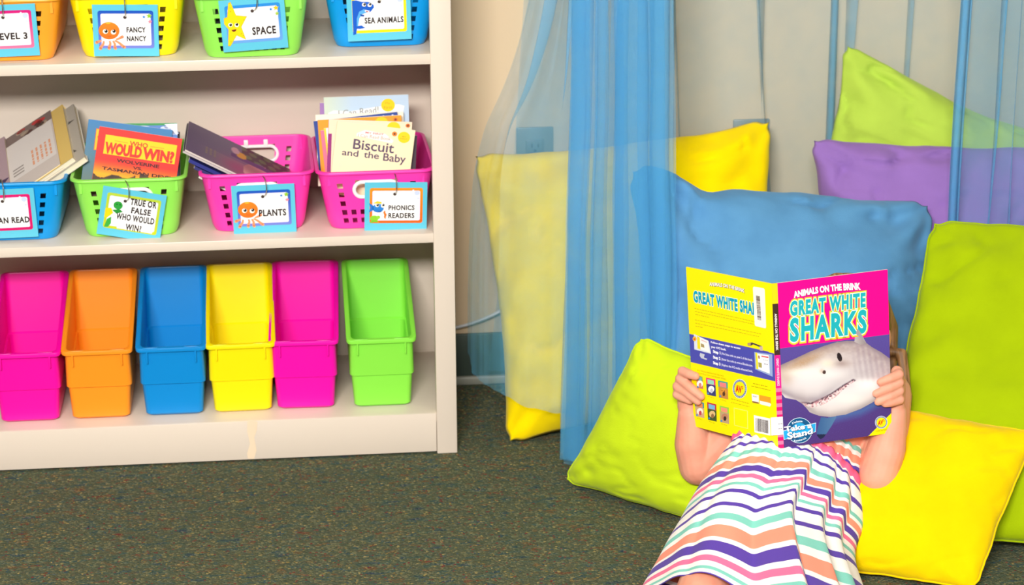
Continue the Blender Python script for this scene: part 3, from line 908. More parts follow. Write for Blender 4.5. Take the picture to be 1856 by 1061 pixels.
for hf, y, an, wd, h, t, col, art, lb in LB:
    paperback('paperback', lb, GL, leaning(hf, y, an, wd, h, 1), wd, h, t, col, col, (210, 205, 195), (240, 228, 200), art)

# the slanted books of the left pink basket
GP = 'slanted books in the left pink basket'
pA = at(343, 218, 0.27); pB = at(528, 300, 0.27)
ang = math.atan2(pA.z - pB.z, pB.x - pA.x); hL = (pA - pB).length
def purple_cover(a, w, h):
    def fn(X, Y):
        # X from the front edge to the back, Y from the high end down
        c = np.empty(X.shape + (3,)); c[:] = (116, 98, 132)
        t = np.clip((Y - .1) / .5, 0, 1)[..., None]
        lo = np.array((156, 132, 138)); c = np.where((X < .42)[..., None], c * (1 - t) + lo * t, c)
        b = np.exp(-(((X - .2) / .25) ** 2 + ((Y - .5) / .16) ** 2))[..., None]; c = c * (1 - .8 * b) + np.array((176, 60, 120)) * .8 * b
        g = ((((X - .25) / .38) ** 2 + ((Y - .78) / .24) ** 2) < 1)[..., None]; c = np.where(g, np.array((214, 140, 150)) - 30 * np.sin(X * 9 + Y * 7)[..., None], c)
        fo = ((X > .60 + .05 * np.sin(Y * 20)) & (Y > .52))[..., None]
        n = (np.sin(Y * 40 + X * 9) * np.sin(X * 26 - Y * 13))[..., None]
        c = np.where(fo, np.where(n > .1, np.array((92, 108, 64)), np.array((62, 46, 50))), c)
        v = (((X > .5) & (X < .62) & (Y > .42)))[..., None]; c = np.where(v, np.array((98, 40, 116)), c)
        fl = ((((X - .66) / .1) ** 2 + ((Y - .52) / .05) ** 2) < 1)[..., None]; c = np.where(fl, np.array((228, 160, 40)), c)
        fl = ((((X - .74) / .1) ** 2 + ((Y - .46) / .04) ** 2) < 1)[..., None]; c = np.where(fl, np.array((210, 160, 180)), c)
        return c
    a.slab(0, 0, w, h, 0.0004, (92, 74, 106), (92, 74, 106), 0.0)
    a.grid(0, 0, w, h, 60, 90, fn, 0.0001)
    for k in range(3): dashes(a, w * .2, w * .42, h * (.80 - .04 * k), .004, (150, 130, 120), 0.0003, 40 + k)
def slanted(off_n, dx, h, t, wd, y0=0.070):
    M = leaning((336, 271), y0, ang + 0.03, wd, hL, -1)
    n = M.col[2].to_3d(); e = M.col[1].to_3d()
    O = M.translation - n * off_n + e * (hL - h + dx)
    return basis(O, M.col[0].to_3d(), e, n)
paperback('paperback', 'purple paperback with a flower and forest cover, uppermost in the left pink basket', GP, slanted(0, 0, hL, .003, .20), .20, hL, .003, purple_cover, (210, 196, 190), pages=(232, 224, 220))
paperback('paperback', 'dark purple paperback just under the flower-covered one', GP, slanted(.0035, .006, hL, .0035, .195), .195, hL - .004, .0035, (70, 56, 84), (190, 180, 180), pages=(225, 220, 220))
paperback('paperback', 'navy paperback with a white fold beneath the purple ones', GP, slanted(.012, -.004, hL - .02, .006, .195), .195, hL - .03, .006, (40, 44, 110), (44, 50, 128), pages=(225, 225, 240))
paperback('paperback', 'second navy paperback in the slanted pile of the left pink basket', GP, slanted(.020, -.008, hL - .03, .005, .195), .195, hL - .05, .005, (60, 60, 120), (50, 50, 110), pages=(236, 232, 232))
paperback('paperback', 'white-edged paperback lowest of the slanted pile in the left pink basket', GP, slanted(.030, -.012, hL - .05, .006, .195), .195, hL - .08, .006, (70, 80, 60), (240, 236, 228), pages=(240, 236, 226))

# the crammed readers of the right pink basket, front to back
GR = 'readers in the right pink basket'
def wave(cx, amp, wl): return lambda x, y: (x, y + amp * math.cos((x - cx) * wl))
def biscuit(a, w, h):
    a.slab(0, 0, w, h, 0.0004, (250, 232, 190), (240, 222, 180), 0.0)
    T = lambda v: h - v * .83
    a.poly([(w * .26, T(.020)), (w * .36, T(.0115)), (w * .62, T(.0145)), (w * .74, T(.027)), (w * .72, T(.033)), (w * .26, T(.026))], (250, 244, 236), 0.0002)
    a.text('MY FIRST', w * .37, T(.0185), w * .60, T(.0145), (226, 110, 110), 0.0004, 0.02)
    a.text('I Can Read Book', w * .28, T(.0275), w * .70, T(.0205), (176, 150, 130), 0.0004, 0.0)
    a.ell(w * .74, T(.0125), .0046, .0042, (240, 130, 40), 0.0003); a.ell(w * .74, T(.0125), .002, .0018, (110, 60, 40), 0.0004)
    a.ell(w * .865, T(.0175), .0108, .0100, (250, 212, 20), 0.0003)
    for k, (t_, v) in enumerate((('MY', .0148), ('FIRST', .0195))): a.text(t_, w * (.84 - .02 * k), T(v + .0024), w * (.89 + .02 * k), T(v), (200, 150, 20), 0.0004, 0.01)
    for t_, u0, v0, s in (('Biscuit', .235, .0535, .52), ): a.text(t_, w * u0, T(v0), w * (u0 + s), T(v0 - .0205), (92, 76, 100), 0.0005, 0.014)
    a.text('and', w * .105, T(.0695), w * .31, T(.0565), (92, 76, 100), 0.0005, 0.014)
    a.text('the', w * .385, T(.0695), w * .575, T(.0560), (92, 76, 100), 0.0005, 0.014)
    a.text('Baby', w * .635, T(.0765), w * .92, T(.0555), (92, 76, 100), 0.0005, 0.014)
    a.ell(w * .1, T(.09), .004, .006, (246, 226, 190), 0.0003)
M, wd, h = upright((612, 220), (753, 236.5), 0.088, 0.004, 0.13, 0.45)
paperback('reader', 'cream reader with a childish handwritten title, frontmost in the right pink basket', GR, M, wd, h, 0.0035, biscuit, (240, 222, 180))
def plain(c, stripe=None, seal=None, edge=None):
    def f(a, w, h):
        a.slab(0, 0, w, h, 0.0004, c, edge or (240, 232, 220), 0.0)
        if stripe: a.rect(0.0, 0, 0.006, h * .80, stripe, 0.0002)
        if seal:
            a.ell(w * seal[0], h - seal[1], .0115, .010, (250, 208, 20), 0.0003)
            a.ell(w * (seal[0] + .17), h - seal[1] + .004, .004, .0035, (226, 120, 40), 0.0003); a.ell(w * (seal[0] + .17), h - seal[1] + .004, .002, .0018, (120, 60, 40), 0.0004)
    return f
def dotted(a, w, h):
    a.slab(0, 0, w, h, 0.0004, (44, 72, 152), (232, 228, 226), 0.0)
    for i in range(9):
        for j in range(12):
            a.ell(w * (.06 + .11 * i) + (.006 if j % 2 else 0), h - .005 - .0115 * j, .0018, .0018, (225, 230, 245), 0.0003, 8)
def banner(a, w, h):
    def fn(X, Y):
        c = np.empty(X.shape + (3,)); c[:] = (196, 218, 240); t = np.clip(1 - X * 3, 0, 1)[..., None]; c = c * (1 - t) + np.array((216, 228, 204)) * t
        return c
    a.slab(0, 0, w, h, 0.0004, (196, 218, 240), (214, 224, 226), 0.0)
    a.grid(0, 0, w, h, 20, 20, fn, 0.0001)
    T = lambda v: h - v
    a.poly([(w * .04, T(.028)), (w * .11, T(.0235)), (w * .30, T(.0265)), (w * .60, T(.020)), (w * .88, T(.0165)), (w * .95, T(.020)), (w * .93, T(.032)), (w * .5, T(.034)), (w * .08, T(.037))], (252, 250, 246), 0.0002)
    a.text('I Can Read!', w * .165, T(.0335), w * .64, T(.0215), (150, 150, 146), 0.0004, 0.0, warp=lambda x, y: (x, y + (x - w * .4) * .07))
    a.ell(w * .755, T(.0175), .0122, .0115, (250, 212, 10), 0.0005)
    a.text('My', w * .725, T(.0165), w * .78, T(.0120), (214, 160, 20), 0.0006, 0.0); a.text('First', w * .705, T(.0240), w * .805, T(.0190), (214, 160, 20), 0.0006, 0.0)
RB = [
    ((596, 217), (747, 222), 0.098, .0, .13, .006, plain((252, 220, 190), (150, 40, 120), (.78, .010)), (160, 50, 130), 'peach reader with a purple stripe just behind the cream front reader'),
    ((591, 233), (700, 221), 0.108, .0, .13, .005, plain((236, 236, 240)), (230, 226, 226), 'white-spined reader at the left of the pack'),
    ((587, 233), (690, 220), 0.116, .0, .13, .004, plain((250, 216, 60)), (244, 200, 50), 'yellow-spined reader among the packed readers'),
    ((581, 237), (690, 225), 0.123, .0, .13, .004, plain((230, 120, 150)), (216, 110, 130), 'rose-spined reader among the packed readers'),
    ((576, 218), (727, 209), 0.130, .0, .13, .006, plain((250, 160, 40), None, (.76, .011)), (240, 150, 40), 'orange reader with a yellow seal'),
    ((568.5, 220), (720, 203), 0.140, .0, .13, .006, dotted, (44, 72, 152), 'navy reader dotted with white stars'),
    ((572, 208.5), (731, 203), 0.150, .0, .13, .005, plain((250, 240, 220), None, None, (225, 200, 150)), (240, 224, 190), 'cream reader behind the navy dotted one'),
    ((587, 177), (740, 171.5), 0.168, .0, .10, .004, banner, (200, 210, 214), 'tall pale blue reader with a white banner at the back of the right pink basket'),
    ((580, 187), (660, 186), 0.176, .0, .10, .006, plain((172, 130, 190)), (172, 130, 190), 'lilac book peeping out behind the pale blue reader'),
    ((640, 242), (756, 246), 0.104, .004, .13, .003, plain((72, 60, 70)), (60, 50, 60), 'dark reader showing only its right edge beside the cream front reader'),
]
for tl_, tr_, y, dy, ti, t, fr_, sp, lb in RB:
    M, wd, h = upright(tl_, tr_, y, dy, ti, 0.468)
    paperback('reader', lb, GR, M, wd, h, t, fr_, sp)

# books lying low in the upper baskets, glimpsed through the holes
def inside(bx, y0, n, cols, lbl, grp, ztop=0.735):
    x = bx - 0.060
    for k in range(n):
        c = cols[k % len(cols)]
        t = 0.118 / n
        ex = Vector((0, 1, 0)); ey = Vector((0, 0, 1)); ez = Vector((1, 0, 0))
        hgt = 0.085 + 0.02 * ((k * 7) % 5) / 5
        O = Vector((x + t * 0.85, y0, ztop + 0.002)); x += t
        paperback('paperback', lbl, grp, basis(O, ex, ey, ez), 0.19, hgt, t * 0.75, c, c, c, (226, 214, 190))
ob = [o for o in bpy.data.objects if o.name.startswith('storage_basket')]
D_ = [(60, 34, 36), (34, 30, 32), (110, 40, 36), (44, 36, 34), (88, 50, 44)]
for o, n_, cs, lb in ((ob[0], 7, D_, 'dark paperback standing on edge inside the orange basket'),
                      (ob[1], 5, [(196, 180, 150), (150, 130, 100), (210, 196, 176)], 'tan paperback standing on edge inside the yellow basket'),
                      (ob[2], 6, [(40, 44, 40), (52, 46, 44), (120, 60, 50), (60, 66, 60)], 'dark paperback standing on edge inside the green upper basket'),
                      (ob[3], 6, [(24, 44, 80), (30, 36, 60), (190, 180, 160), (90, 100, 140)], 'navy paperback standing on edge inside the blue upper basket')):
    inside(o.location.x, o.location.y - 0.092, n_, cs, lb, lb.replace('dark paperback standing', 'paperbacks').replace('tan paperback standing', 'paperbacks').replace('navy paperback standing', 'paperbacks'))

# ================================================================== PILLOWS
def fbm(p, s, o=3):
    v = 0; a = 1
    for k in range(o):
        v += a * noise.noise(Vector(p) * s * (2 ** k)); a *= 0.5
    return v
def pillow(name, label, C4, front, back, mat, seed, pinch=0.07, wr=0.004, edge=None, label_part=None, N=56, cat='pillow', seam=False, power=2.2, wfreq=6, corner=.052):
    """C4: top left, top right, bottom right, bottom left; front/back: bulge towards and away from the reader"""
    TL, TR, BR, BL = [Vector(c) for c in C4]
    base = (BL + BR) / 2; base.z = min(BL.z, BR.z)
    n = ((TR - TL) + (BR - BL)).cross((TL - BL) + (TR - BR)).normalized()
    r = tag(empty(name, base), label, cat, 'cushions in the reading corner')
    def P(u, v, side):
        # ears: the sides run inwards between the corners, the corners are blunt
        m_ = max(abs(u), abs(v), 1e-6); k_ = min(1, max(0, (min(abs(u), abs(v)) / m_ - .84) / .16)); cc = 1 - corner * k_ * k_ * (3 - 2 * k_) * m_ ** 6
        uu = u * cc * (1 - pinch * (.55 * (1 - abs(v) ** 6) + .45 * (1 - v * v)) * abs(u) ** 3); vv = v * cc * (1 - pinch * (.55 * (1 - abs(u) ** 6) + .45 * (1 - u * u)) * abs(v) ** 3)
        uu += .014 * u * u * u * u * fbm((v * 2.2, seed, 3.1), 1.3, 3) * (1 if u > 0 else -1)
        vv += .014 * v * v * v * v * fbm((u * 2.2, seed, 7.7), 1.3, 3) * (1 if v > 0 else -1)
        if edge:
            du, dv = edge(u, v); uu += du; vv += dv
        s = (uu + 1) / 2; t = (vv + 1) / 2
        q = (TL * (1 - s) + TR * s) * t + (BL * (1 - s) + BR * s) * (1 - t)
        g = (max(0, 1 - abs(u) ** power) * max(0, 1 - abs(v) ** power)) ** 0.55
        h = (front if side > 0 else -back) * g
        rim = max(abs(u), abs(v))
        wv = 0
        for cu, cv in ((-1, -1), (1, -1), (1, 1), (-1, 1)):
            d = math.hypot(u - cu, v - cv); a = math.atan2(v - cv, u - cu)
            wv += 1.5 * math.exp(-(d / 0.6) ** 2) * math.sin(a * wfreq + seed + cu * 2 + cv + 1.2 * fbm((d * 2, seed, cu), 1.0, 2)) * min(1, d * 3)
        wv += 1.6 * fbm((u * 1.1 + seed, v * 1.1, side), 1.3, 2)
        # creases: ridged noise, stretched across the pillow
        c1 = fbm((u * 1.4 + v * .5 + seed, v * 2.4 - u * .6, 5.0 + side), 1.1, 2)
        wv -= 1.5 * math.exp(-(c1 / .07) ** 2) * (.4 + .6 * rim)
        wv += 0.9 * math.sin((u if abs(v) > abs(u) else v) * 17 + seed + 2.5 * fbm((u * 2, v * 2, seed), 1.5, 2)) * math.exp(-((1 - rim) / 0.22) ** 2) * min(1, (1 - rim) * 9)
        q = q + n * (h + side * wr * wv * min(1.0, g * 2.2))
        if rim > 0.9: q = q + n * 0.002 * fbm((u * 3, v * 3, seed), 2.5, 2)
        q.z = max(q.z, 0.004 + 0.006 * g)
        return q
    V = []; F = []
    idx = {}
    for side in (1, -1):
        for j in range(N + 1):
            for i in range(N + 1):
                bd = i in (0, N) or j in (0, N)
                if bd and (0, i, j) in idx: idx[(side, i, j)] = idx[(0, i, j)]; continue
                # denser towards the seam
                u = math.sin((i / N - 0.5) * PI) * 0.55 + (2 * i / N - 1) * 0.45
                v = math.sin((j / N - 0.5) * PI) * 0.55 + (2 * j / N - 1) * 0.45
                idx[(side, i, j)] = len(V)
                if bd: idx[(0, i, j)] = len(V)
                V.append(P(u, v, side) - base)
        for j in range(N):
            for i in range(N):
                q = (idx[(side, i, j)], idx[(side, i + 1, j)], idx[(side, i + 1, j + 1)], idx[(side, i, j + 1)])
                F.append(q if side > 0 else q[::-1])
    mesh('cover', V, F, mat, r)
    if seam:
        loop = [(i, 0) for i in range(N)] + [(N, j) for j in range(N)] + [(N - i, N) for i in range(N)] + [(0, N - j) for j in range(N)]
        pts = [V[idx[(0, i, j)]] for i, j in loop]
        MB().tube(pts, 0.0019, 6, closed=True).build('seam', mat, r, angle=None)
    return r, base, P
m_yel = plush('plush yellow', (255, 222, 0)); m_yel2 = plush('plush yellow front', (242, 206, 0)); m_lime = plush('plush lime', (158, 182, 6)); m_lime3 = plush('plush lime bright', (196, 222, 30)); m_lime2 = plush('plush lime back', (180, 208, 78))
m_pur = plush('plush purple', (150, 112, 184)); m_blu = plush('plush blue', (92, 148, 192), (84, 138, 182))
# tall yellow one against the wall
pillow('pillow', 'tall yellow pillow behind the netting, leaning on the wall', [at(846, 274, .25), at(1408, 206, .275), at(1420, 740, .06), at(912, 814, .030)], .095, .045, m_yel, 1.3, pinch=.085, wr=.009)
# lime one at the back
def e1(u, v): return (0, -.10 * max(0, v) ** 2 * math.exp(-((u - .15) / .55) ** 2))
pillow('pillow', 'lime pillow farthest back, its corner pointing up against the wall', [at(1524, 66, .30), at(1985, 255, .26), at(1950, 600, .20), at(1436, 478, .22)], .075, .035, m_lime2, 2.6, pinch=.09, wr=.010, edge=e1)
pillow('pillow', 'purple pillow behind the blue one at the right', [at(1462, 243, .165), at(2010, 258, .15), at(2010, 700, .06), at(1488, 690, .07)], .095, .05, m_pur, 4.4, pinch=.075, wr=.010)
def e2(u, v): return (0, -.075 * max(0, v) ** 3 * math.exp(-((u + .5) / .13) ** 2) + .06 * max(0, v) * math.exp(-((u + .8) / .25) ** 2))
pillow('pillow', 'big blue pillow behind the reading child', [at(1132, 304, .00), at(1694, 362, .02), Vector((.84, -.24, .02)), Vector((.31, -.26, .012))], .095, .06, m_blu, 6.1, pinch=.06, wr=.011, edge=e2, wfreq=9)
E_TL = at(1682, 390, -.15)
E_BL = Vector((.600, -.485, .012)); E_d = Vector((.56, -.165, .010))
pillow('pillow', 'large lime pillow at the right edge, standing behind the yellow pillow the child leans on', [E_TL, E_TL + E_d + Vector((.02, .06, -.02)), E_BL + E_d, E_BL], 0.062, .05, m_lime, 7.7, pinch=.065, wr=.007, seam=True)
F_TR = at(1886, 782, -.505); F_BR = Vector((.757, -.665, .006)); F_BL = Vector((.465, -.535, .006))
pillow('pillow', 'yellow pillow under the child\'s elbow, lying in front of the lime pillow', [F_BL + (F_TR - F_BR) * 1.02 + Vector((.01, .02, .01)), F_TR, F_BR, F_BL], 0.045, .045, m_yel2, 9.2, pinch=.05, wr=.0028, seam=True)
G_T = at(1160, 606, -.25); G_L = Vector((.168, -.164, .006)); G_B = Vector((.405, -.405, .006))
pillow('pillow', 'small lime pillow beside the netting, propped on one edge at the child\'s other elbow', [G_T, Vector((.50, -.335, .235)), G_B, G_L], .054, .035, m_lime3, 3.1, pinch=.05, wr=.0026, seam=True)
pe = [o for o in bpy.data.objects if o.get('label', '').startswith('large lime pillow')][0]
a_ = at(1745, 418, -.165); b_ = at(1790, 435, -.17)
MB().add([a_ - pe.location + Vector((0, -.001, -.004)), b_ - pe.location + Vector((0, -.001, -.004)), b_ - pe.location + Vector((0, .002, .004)), a_ - pe.location + Vector((0, .002, .004)),
          a_ - pe.location + Vector((0, .001, -.004)), b_ - pe.location + Vector((0, .001, -.004)), b_ - pe.location + Vector((0, .004, .004)), a_ - pe.location + Vector((0, .004, .004))],
         [(0, 1, 2, 3), (7, 6, 5, 4), (0, 4, 5, 1), (1, 5, 6, 2), (2, 6, 7, 3), (3, 7, 4, 0)]).build('care_label', plastic('care label', (240, 236, 240), .7), pe, False)

# ================================================================== NETTING CANOPY
m_net = netting('blue tulle', (112, 200, 246), 0.29)
canopy = tag(empty('net_canopy', (.62, .12, 0)), 'sheer blue net canopy hanging round the cushions', 'canopy')
cb_ = Vector(canopy.location)
m_net_back = netting('blue tulle single', (112, 200, 240), 0.20)
NT = 1.70
def ext(b, m, zb, zm, zt):
    k = (zt - zb) / (zm - zb)
    return (b[0] + (m[0] - b[0]) * k, b[1] + (m[1] - b[1]) * k)
def pleated(p0, p1, n, seed, back, lay=.004, jit=.5):
    """a path from p0 to p1 (parameter s) that doubles back on itself in pleats; returns (s, depth)"""
    rnd = random.Random(seed); out = []; s = 0.0
    step = 1.0 / n
    while s < 1.0:
        w = step * rnd.uniform(1 - jit, 1 + jit)
        e = min(1.0, s + w); b = back * w * rnd.uniform(.4, 1.5)
        d = rnd.uniform(-1, 1) * lay
        m = 4
        for k in range(m): out.append((s + (e - s) * k / m, d + lay * math.sin(k / m * PI)))
        out.append((e, d)); 
        if e < 1:
            for k in range(1, 4): out.append((e - b * k / 3, d + lay * (1 + k)))
            out.append((e - b, d - lay))
        s = e if e >= 1 else e - b + b * 1.02
    return out
# left sheet, one layer round the tall yellow pillow
zm = .76
botL = [at(848, 640, .13), at(858, 678, .08), at(876, 697, .04), at(905, 712, -.005), at(945, 735, -.03), at(985, 745, -.045), at(1020, 750, -.06), at(1050, 760, -.06)]
topL = [at(958, 0, .13), at(966, 0, .10), at(980, 0, .06), at(1004, 0, .03), at(1015, 0, .0), at(1028, 0, -.02), at(1040, 0, -.03), at(1060, 0, -.03)]
def resample(P, m):
    out = []
    for k in range(m):
        t = k / (m - 1) * (len(P) - 1); i = min(int(t), len(P) - 2); f = t - i
        out.append(P[i] * (1 - f) + P[i + 1] * f)
    return out
mL = 90
bL = resample(botL, mL); tL = resample(topL, mL)
B2 = []; T2 = []; zb = []
for i in range(mL):
    t = i / (mL - 1); s = .007 * math.sin(t * 34) + .004 * math.sin(t * 81)
    b = bL[i]; q = tL[i]
    b = Vector((b.x + .3 * s, b.y - s, b.z + .006 * math.sin(t * 47)))
    # tucks near the top where the sheet is gathered
    q = Vector((q.x + .016 * math.sin(t * 26) + .006 * math.sin(t * 63), q.y - .010 * math.cos(t * 26), q.z))
    B2.append((b.x, b.y)); zb.append(b.z)
    k = (NT - b.z) / (q.z - b.z)
    T2.append((b.x + (q.x - b.x) * k, b.y + (q.y - b.y) * k))
# the belly of the sheet hangs outwards: three rows of points instead of a straight line
def net_curve(rows, nv, seed, amp=.003, name='net_panel', mat=None):
    """rows: lists of 3-D points from the hem up; smooth curve through them"""
    n = len(rows[0]); V = []; F = []; R = len(rows)
    for j in range(nv + 1):
        t = j / nv * (R - 1); i0 = min(int(t), R - 2); f = t - i0
        for i in range(n):
            p1 = rows[i0][i]; p2 = rows[i0 + 1][i]; p0 = rows[max(0, i0 - 1)][i]; p3 = rows[min(R - 1, i0 + 2)][i]
            q = 0.5 * ((2 * p1) + (p2 - p0) * f + (2 * p0 - 5 * p1 + 4 * p2 - p3) * f * f + (3 * p1 - p0 - 3 * p2 + p3) * f ** 3)
            k = noise.noise(Vector((q.x * 8 + seed, q.y * 8, q.z * 2.5))); k2 = noise.noise(Vector((q.x * 22, q.y * 15 + seed, q.z * 4)))
            V.append(q + Vector((amp * k2, amp * k, 0)) - cb_)
    for j in range(nv):
        for i in range(n - 1):
            a = j * n + i; F.append((a, a + 1, a + n + 1, a + n))
    return mesh(name, V, F, mat or m_net, canopy)
midL = resample([at(851, 400, .13), at(860, 400, .09), at(880, 400, .04), at(905, 405, -.01), at(945, 405, -.03), at(985, 405, -.045), at(1022, 405, -.06), at(1052, 405, -.06)], mL)
up1 = resample([at(873, 250, .13), at(884, 250, .10), at(902, 250, .06), at(922, 250, .0), at(955, 250, -.02), at(992, 250, -.035), at(1026, 250, -.05), at(1054, 250, -.05)], mL)
def ripple(P, a, ph, dx=.3):
    return [Vector((p.x + dx * a * math.sin(i / (mL - 1) * 34 + ph) + dx * .6 * a * math.sin(i / (mL - 1) * 79), p.y - a * math.sin(i / (mL - 1) * 34 + ph), p.z)) for i, p in enumerate(P)]
r0 = ripple(bL, .005, 0); r1 = ripple(midL, .0035, .3); r2 = ripple(up1, .003, .5); r3 = ripple(tL, .003, .8, .4)
def zig(i):
    t = i / (mL - 1); z = 0
    for c, w_, a_ in ((.40, .055, .017), (.80, .03, .006)):
        x = (t - c) / w_
        if abs(x) < 1.5: z += a_ * math.sin(x / 1.5 * PI) * -1
    return z
r3 = [p + Vector((zig(i), 0, 0)) for i, p in enumerate(r3)]; r2 = [p + Vector((zig(i) * .30, 0, 0)) for i, p in enumerate(r2)]
r4 = [r3[i] + (r3[i] - r2[i]) * 1.6 + Vector((.05 * (1 - i / mL), 0, 0)) for i in range(mL)]
for i in range(mL): r4[i].z = NT
net_curve([r0, r1, r2, r3, r4], 60, 3.0)
# the gathered front column
def column(px0b, px1b, px0t, px1t, n, seed, back, yb0, yb1, yt, pyb=850, lay=.005):
    ps = pleated(0, 1, n, seed, back, lay)
    rnd = random.Random(seed + 5)
    rows = [[], [], [], []]
    for k, (s, d) in enumerate(ps):
        yb = yb0 + (yb1 - yb0) * s
        s2 = min(1.02, max(-.02, s + .03 * math.sin(k * .9 + seed))) if 0 < s < 1 else s
        p = at(px0b + (px1b - px0b) * s, pyb, yb + d)
        p.z = .012 + .01 * rnd.random()
        # true position at the hem: keep the column's outline as it hangs
        p = Vector((p.x, yb + d, p.z))
        q = at(px0t + (px1t - px0t) * s2, 0, yt + d)
        m = at(px0b * .6 + px0t * .4 + (px1b * .6 + px1t * .4 - px0b * .6 - px0t * .4) * (s * .5 + s2 * .5), 450, (yb * .45 + yt * .55) + d)
        t = q + (q - m) * 1.2; t.z = NT
        rows[0].append(p); rows[1].append(m); rows[2].append(q); rows[3].append(t)
    net_curve(rows, 48, seed, .0055)
column(1018, 1228, 1036, 1221, 5, 11, .8, -.095, -.255, -.065)
column(1020, 1085, 1040, 1100, 4, 23, .8, -.085, -.17, -.060)
column(1100, 1226, 1105, 1219, 4, 37, 1.2, -.17, -.25, -.075)
# right sheet
def sheet(x0, x1, n, y, pleats, z0, seed, lean=0.0, amp=.003, flare=0.0, mat=None):
    """plain hanging sheet along x with z-folds at given (x, width, top shift, layers)"""
    bot = []; top = []
    marks = sorted(pleats); x = x0; xs = []
    k = 0
    def go(a, b, lay, ts):
        m = max(2, int(abs(b - a) / .012))
        for i in range(m): xs.append((a + (b - a) * i / m, lay, ts))
    for (px, w, ts, L) in marks:
        go(x, px, 0, 0)
        for r in range(L):
            go(px, px + w, r * .003, ts); go(px + w, px, r * .003 + .0015, ts)
        x = px
    go(x, x1, 0, 0); xs.append((x1, 0, 0))
    rows = [[], [], []]
    for (a, lay, ts) in xs:
        wv = .004 * math.sin(a * 40 + seed)
        g_ = flare * max(0.0, 1 - (a - x0) / .15)
        rows[0].append(Vector((a - ts * .5 - g_, y - lay - wv, z0)))
        rows[1].append(Vector((a + ts * .2 - g_ * .45, y - lay - wv, .6)))
        rows[2].append(Vector((a + ts + lean, y - lay * .6 - wv, NT)))
    net_curve(rows, 30, seed, amp, mat=mat)
xr = at(1716, 440, -.02).x; xt = at(1741, 0, -.02).x
sheet(xr, xr + .42, 40, -.015, [(xr + .0005, .016, 0, 2), (xr + .016, .004, 0, 2), (xr + .075, .003, .02, 2), (xr + .11, .003, -.01, 1)], .22, 5.0, lean=(xt - xr) * 2.2)
# back sheet along the wall
fx = lambda px: at(px, 120, .325).x
sheet(fx(992), 1.32, 60, .328, [(fx(1235), .006, -.06, 1), (fx(1395), .006, -.09, 1), (fx(1502), .015, .0, 2), (fx(1530), .006, .05, 1), (fx(1640), .006, .02, 1)], .03, 9.0, flare=.115, mat=m_net_back)
# hoop that carries it, on a cord from the ceiling
q = []
for k in range(48):
    t = 2 * PI * k / 48; q.append((.42 * math.cos(t), .22 * math.sin(t), NT))
MB().tube(q, .006, 8, closed=True).build('hoop', m_white, canopy)
for k in range(3):
    t = 2 * PI * k / 3 + .3
    MB().tube([(.42 * math.cos(t), .22 * math.sin(t), NT), (0, 0, 2.2), (0, 0, 2.79)], .002, 6).build('cord', m_white, canopy)

# ================================================================== THE SHARK BOOK
BKH, BKW = 0.26 * 1.03, 0.1745 * 1.03
_o = np.array([.4321, -.6158, .5061]); _o = Vector(CAM + 1.03 * (_o - CAM))
_t, _l, _aL, _aR = .06, .0567, .9275, .1103
DN = Vector((math.sin(_l), -math.sin(_t) * math.cos(_l), -math.cos(_t) * math.cos(_l)))
EX = Vector((1, 0, 0)); EX = (EX - DN * EX.dot(DN)).normalized()
EZ = DN.cross(EX).normalized()
if EZ.y < 0: EZ = -EZ                                     # away from the reader of the covers
DR = EX * math.cos(_aR) + EZ * math.sin(_aR); DL = -EX * math.cos(_aL) + EZ * math.sin(_aL)
SPR = _o + EX * .0041; SPL = _o - EX * .0041
book = tag(empty('picture_book', _o + DN * BKH), 'open hardback about great white sharks held up in front of the child\'s face', 'book')
bk0 = Vector(book.location)
CT = 0.0026
def hom(c):
    """photograph pixels -> cover coordinates (u right, v down, 0..1) and back"""
    A = []; b = []
    for (x, y), (u, v) in zip(c, ((0, 0), (1, 0), (1, 1), (0, 1))):
        A += [[x, y, 1, 0, 0, 0, -u * x, -u * y], [0, 0, 0, x, y, 1, -v * x, -v * y]]; b += [u, v]
    h = np.append(np.linalg.solve(np.array(A, float), np.array(b, float)), 1).reshape(3, 3)
    hi = np.linalg.inv(h)
    def f(x, y):
        q = h @ np.array([x, y, 1.0]); return q[0] / q[2], q[1] / q[2]
    def g(U, V):
        q0 = hi[0, 0] * U + hi[0, 1] * V + hi[0, 2]; q1 = hi[1, 0] * U + hi[1, 1] * V + hi[1, 2]; q2 = hi[2, 0] * U + hi[2, 1] * V + hi[2, 2]
        return q0 / q2, q1 / q2
    return f, g
RH, RI = hom([(1407.8, 513), (1607.6, 488.8), (1617.4, 785), (1418.6, 810)])
LH, LI = hom([(1243.2, 484.1), (1399.6, 515.5), (1410, 815.6), (1256.5, 773)])
def inside_poly(X, Y, P):
    r = np.zeros(X.shape, bool); n = len(P)
    for i in range(n):
        (x1, y1), (x2, y2) = P[i], P[(i + 1) % n]
        c = ((y1 > Y) != (y2 > Y)) & (X < (x2 - x1) * (Y - y1) / ((y2 - y1) or 1e-9) + x1)
        r ^= c
    return r
C3 = lambda x, y: (1390 + x / 5.896, 480 + y / 5.896)
C4_ = lambda x, y: (1390 + x / 5.585, 640 + y / 5.585)
C1 = lambda x, y: (1230 + x / 5.895, 470 + y / 5.895)
C2 = lambda x, y: (1230 + x / 5.305, 630 + y / 5.305)
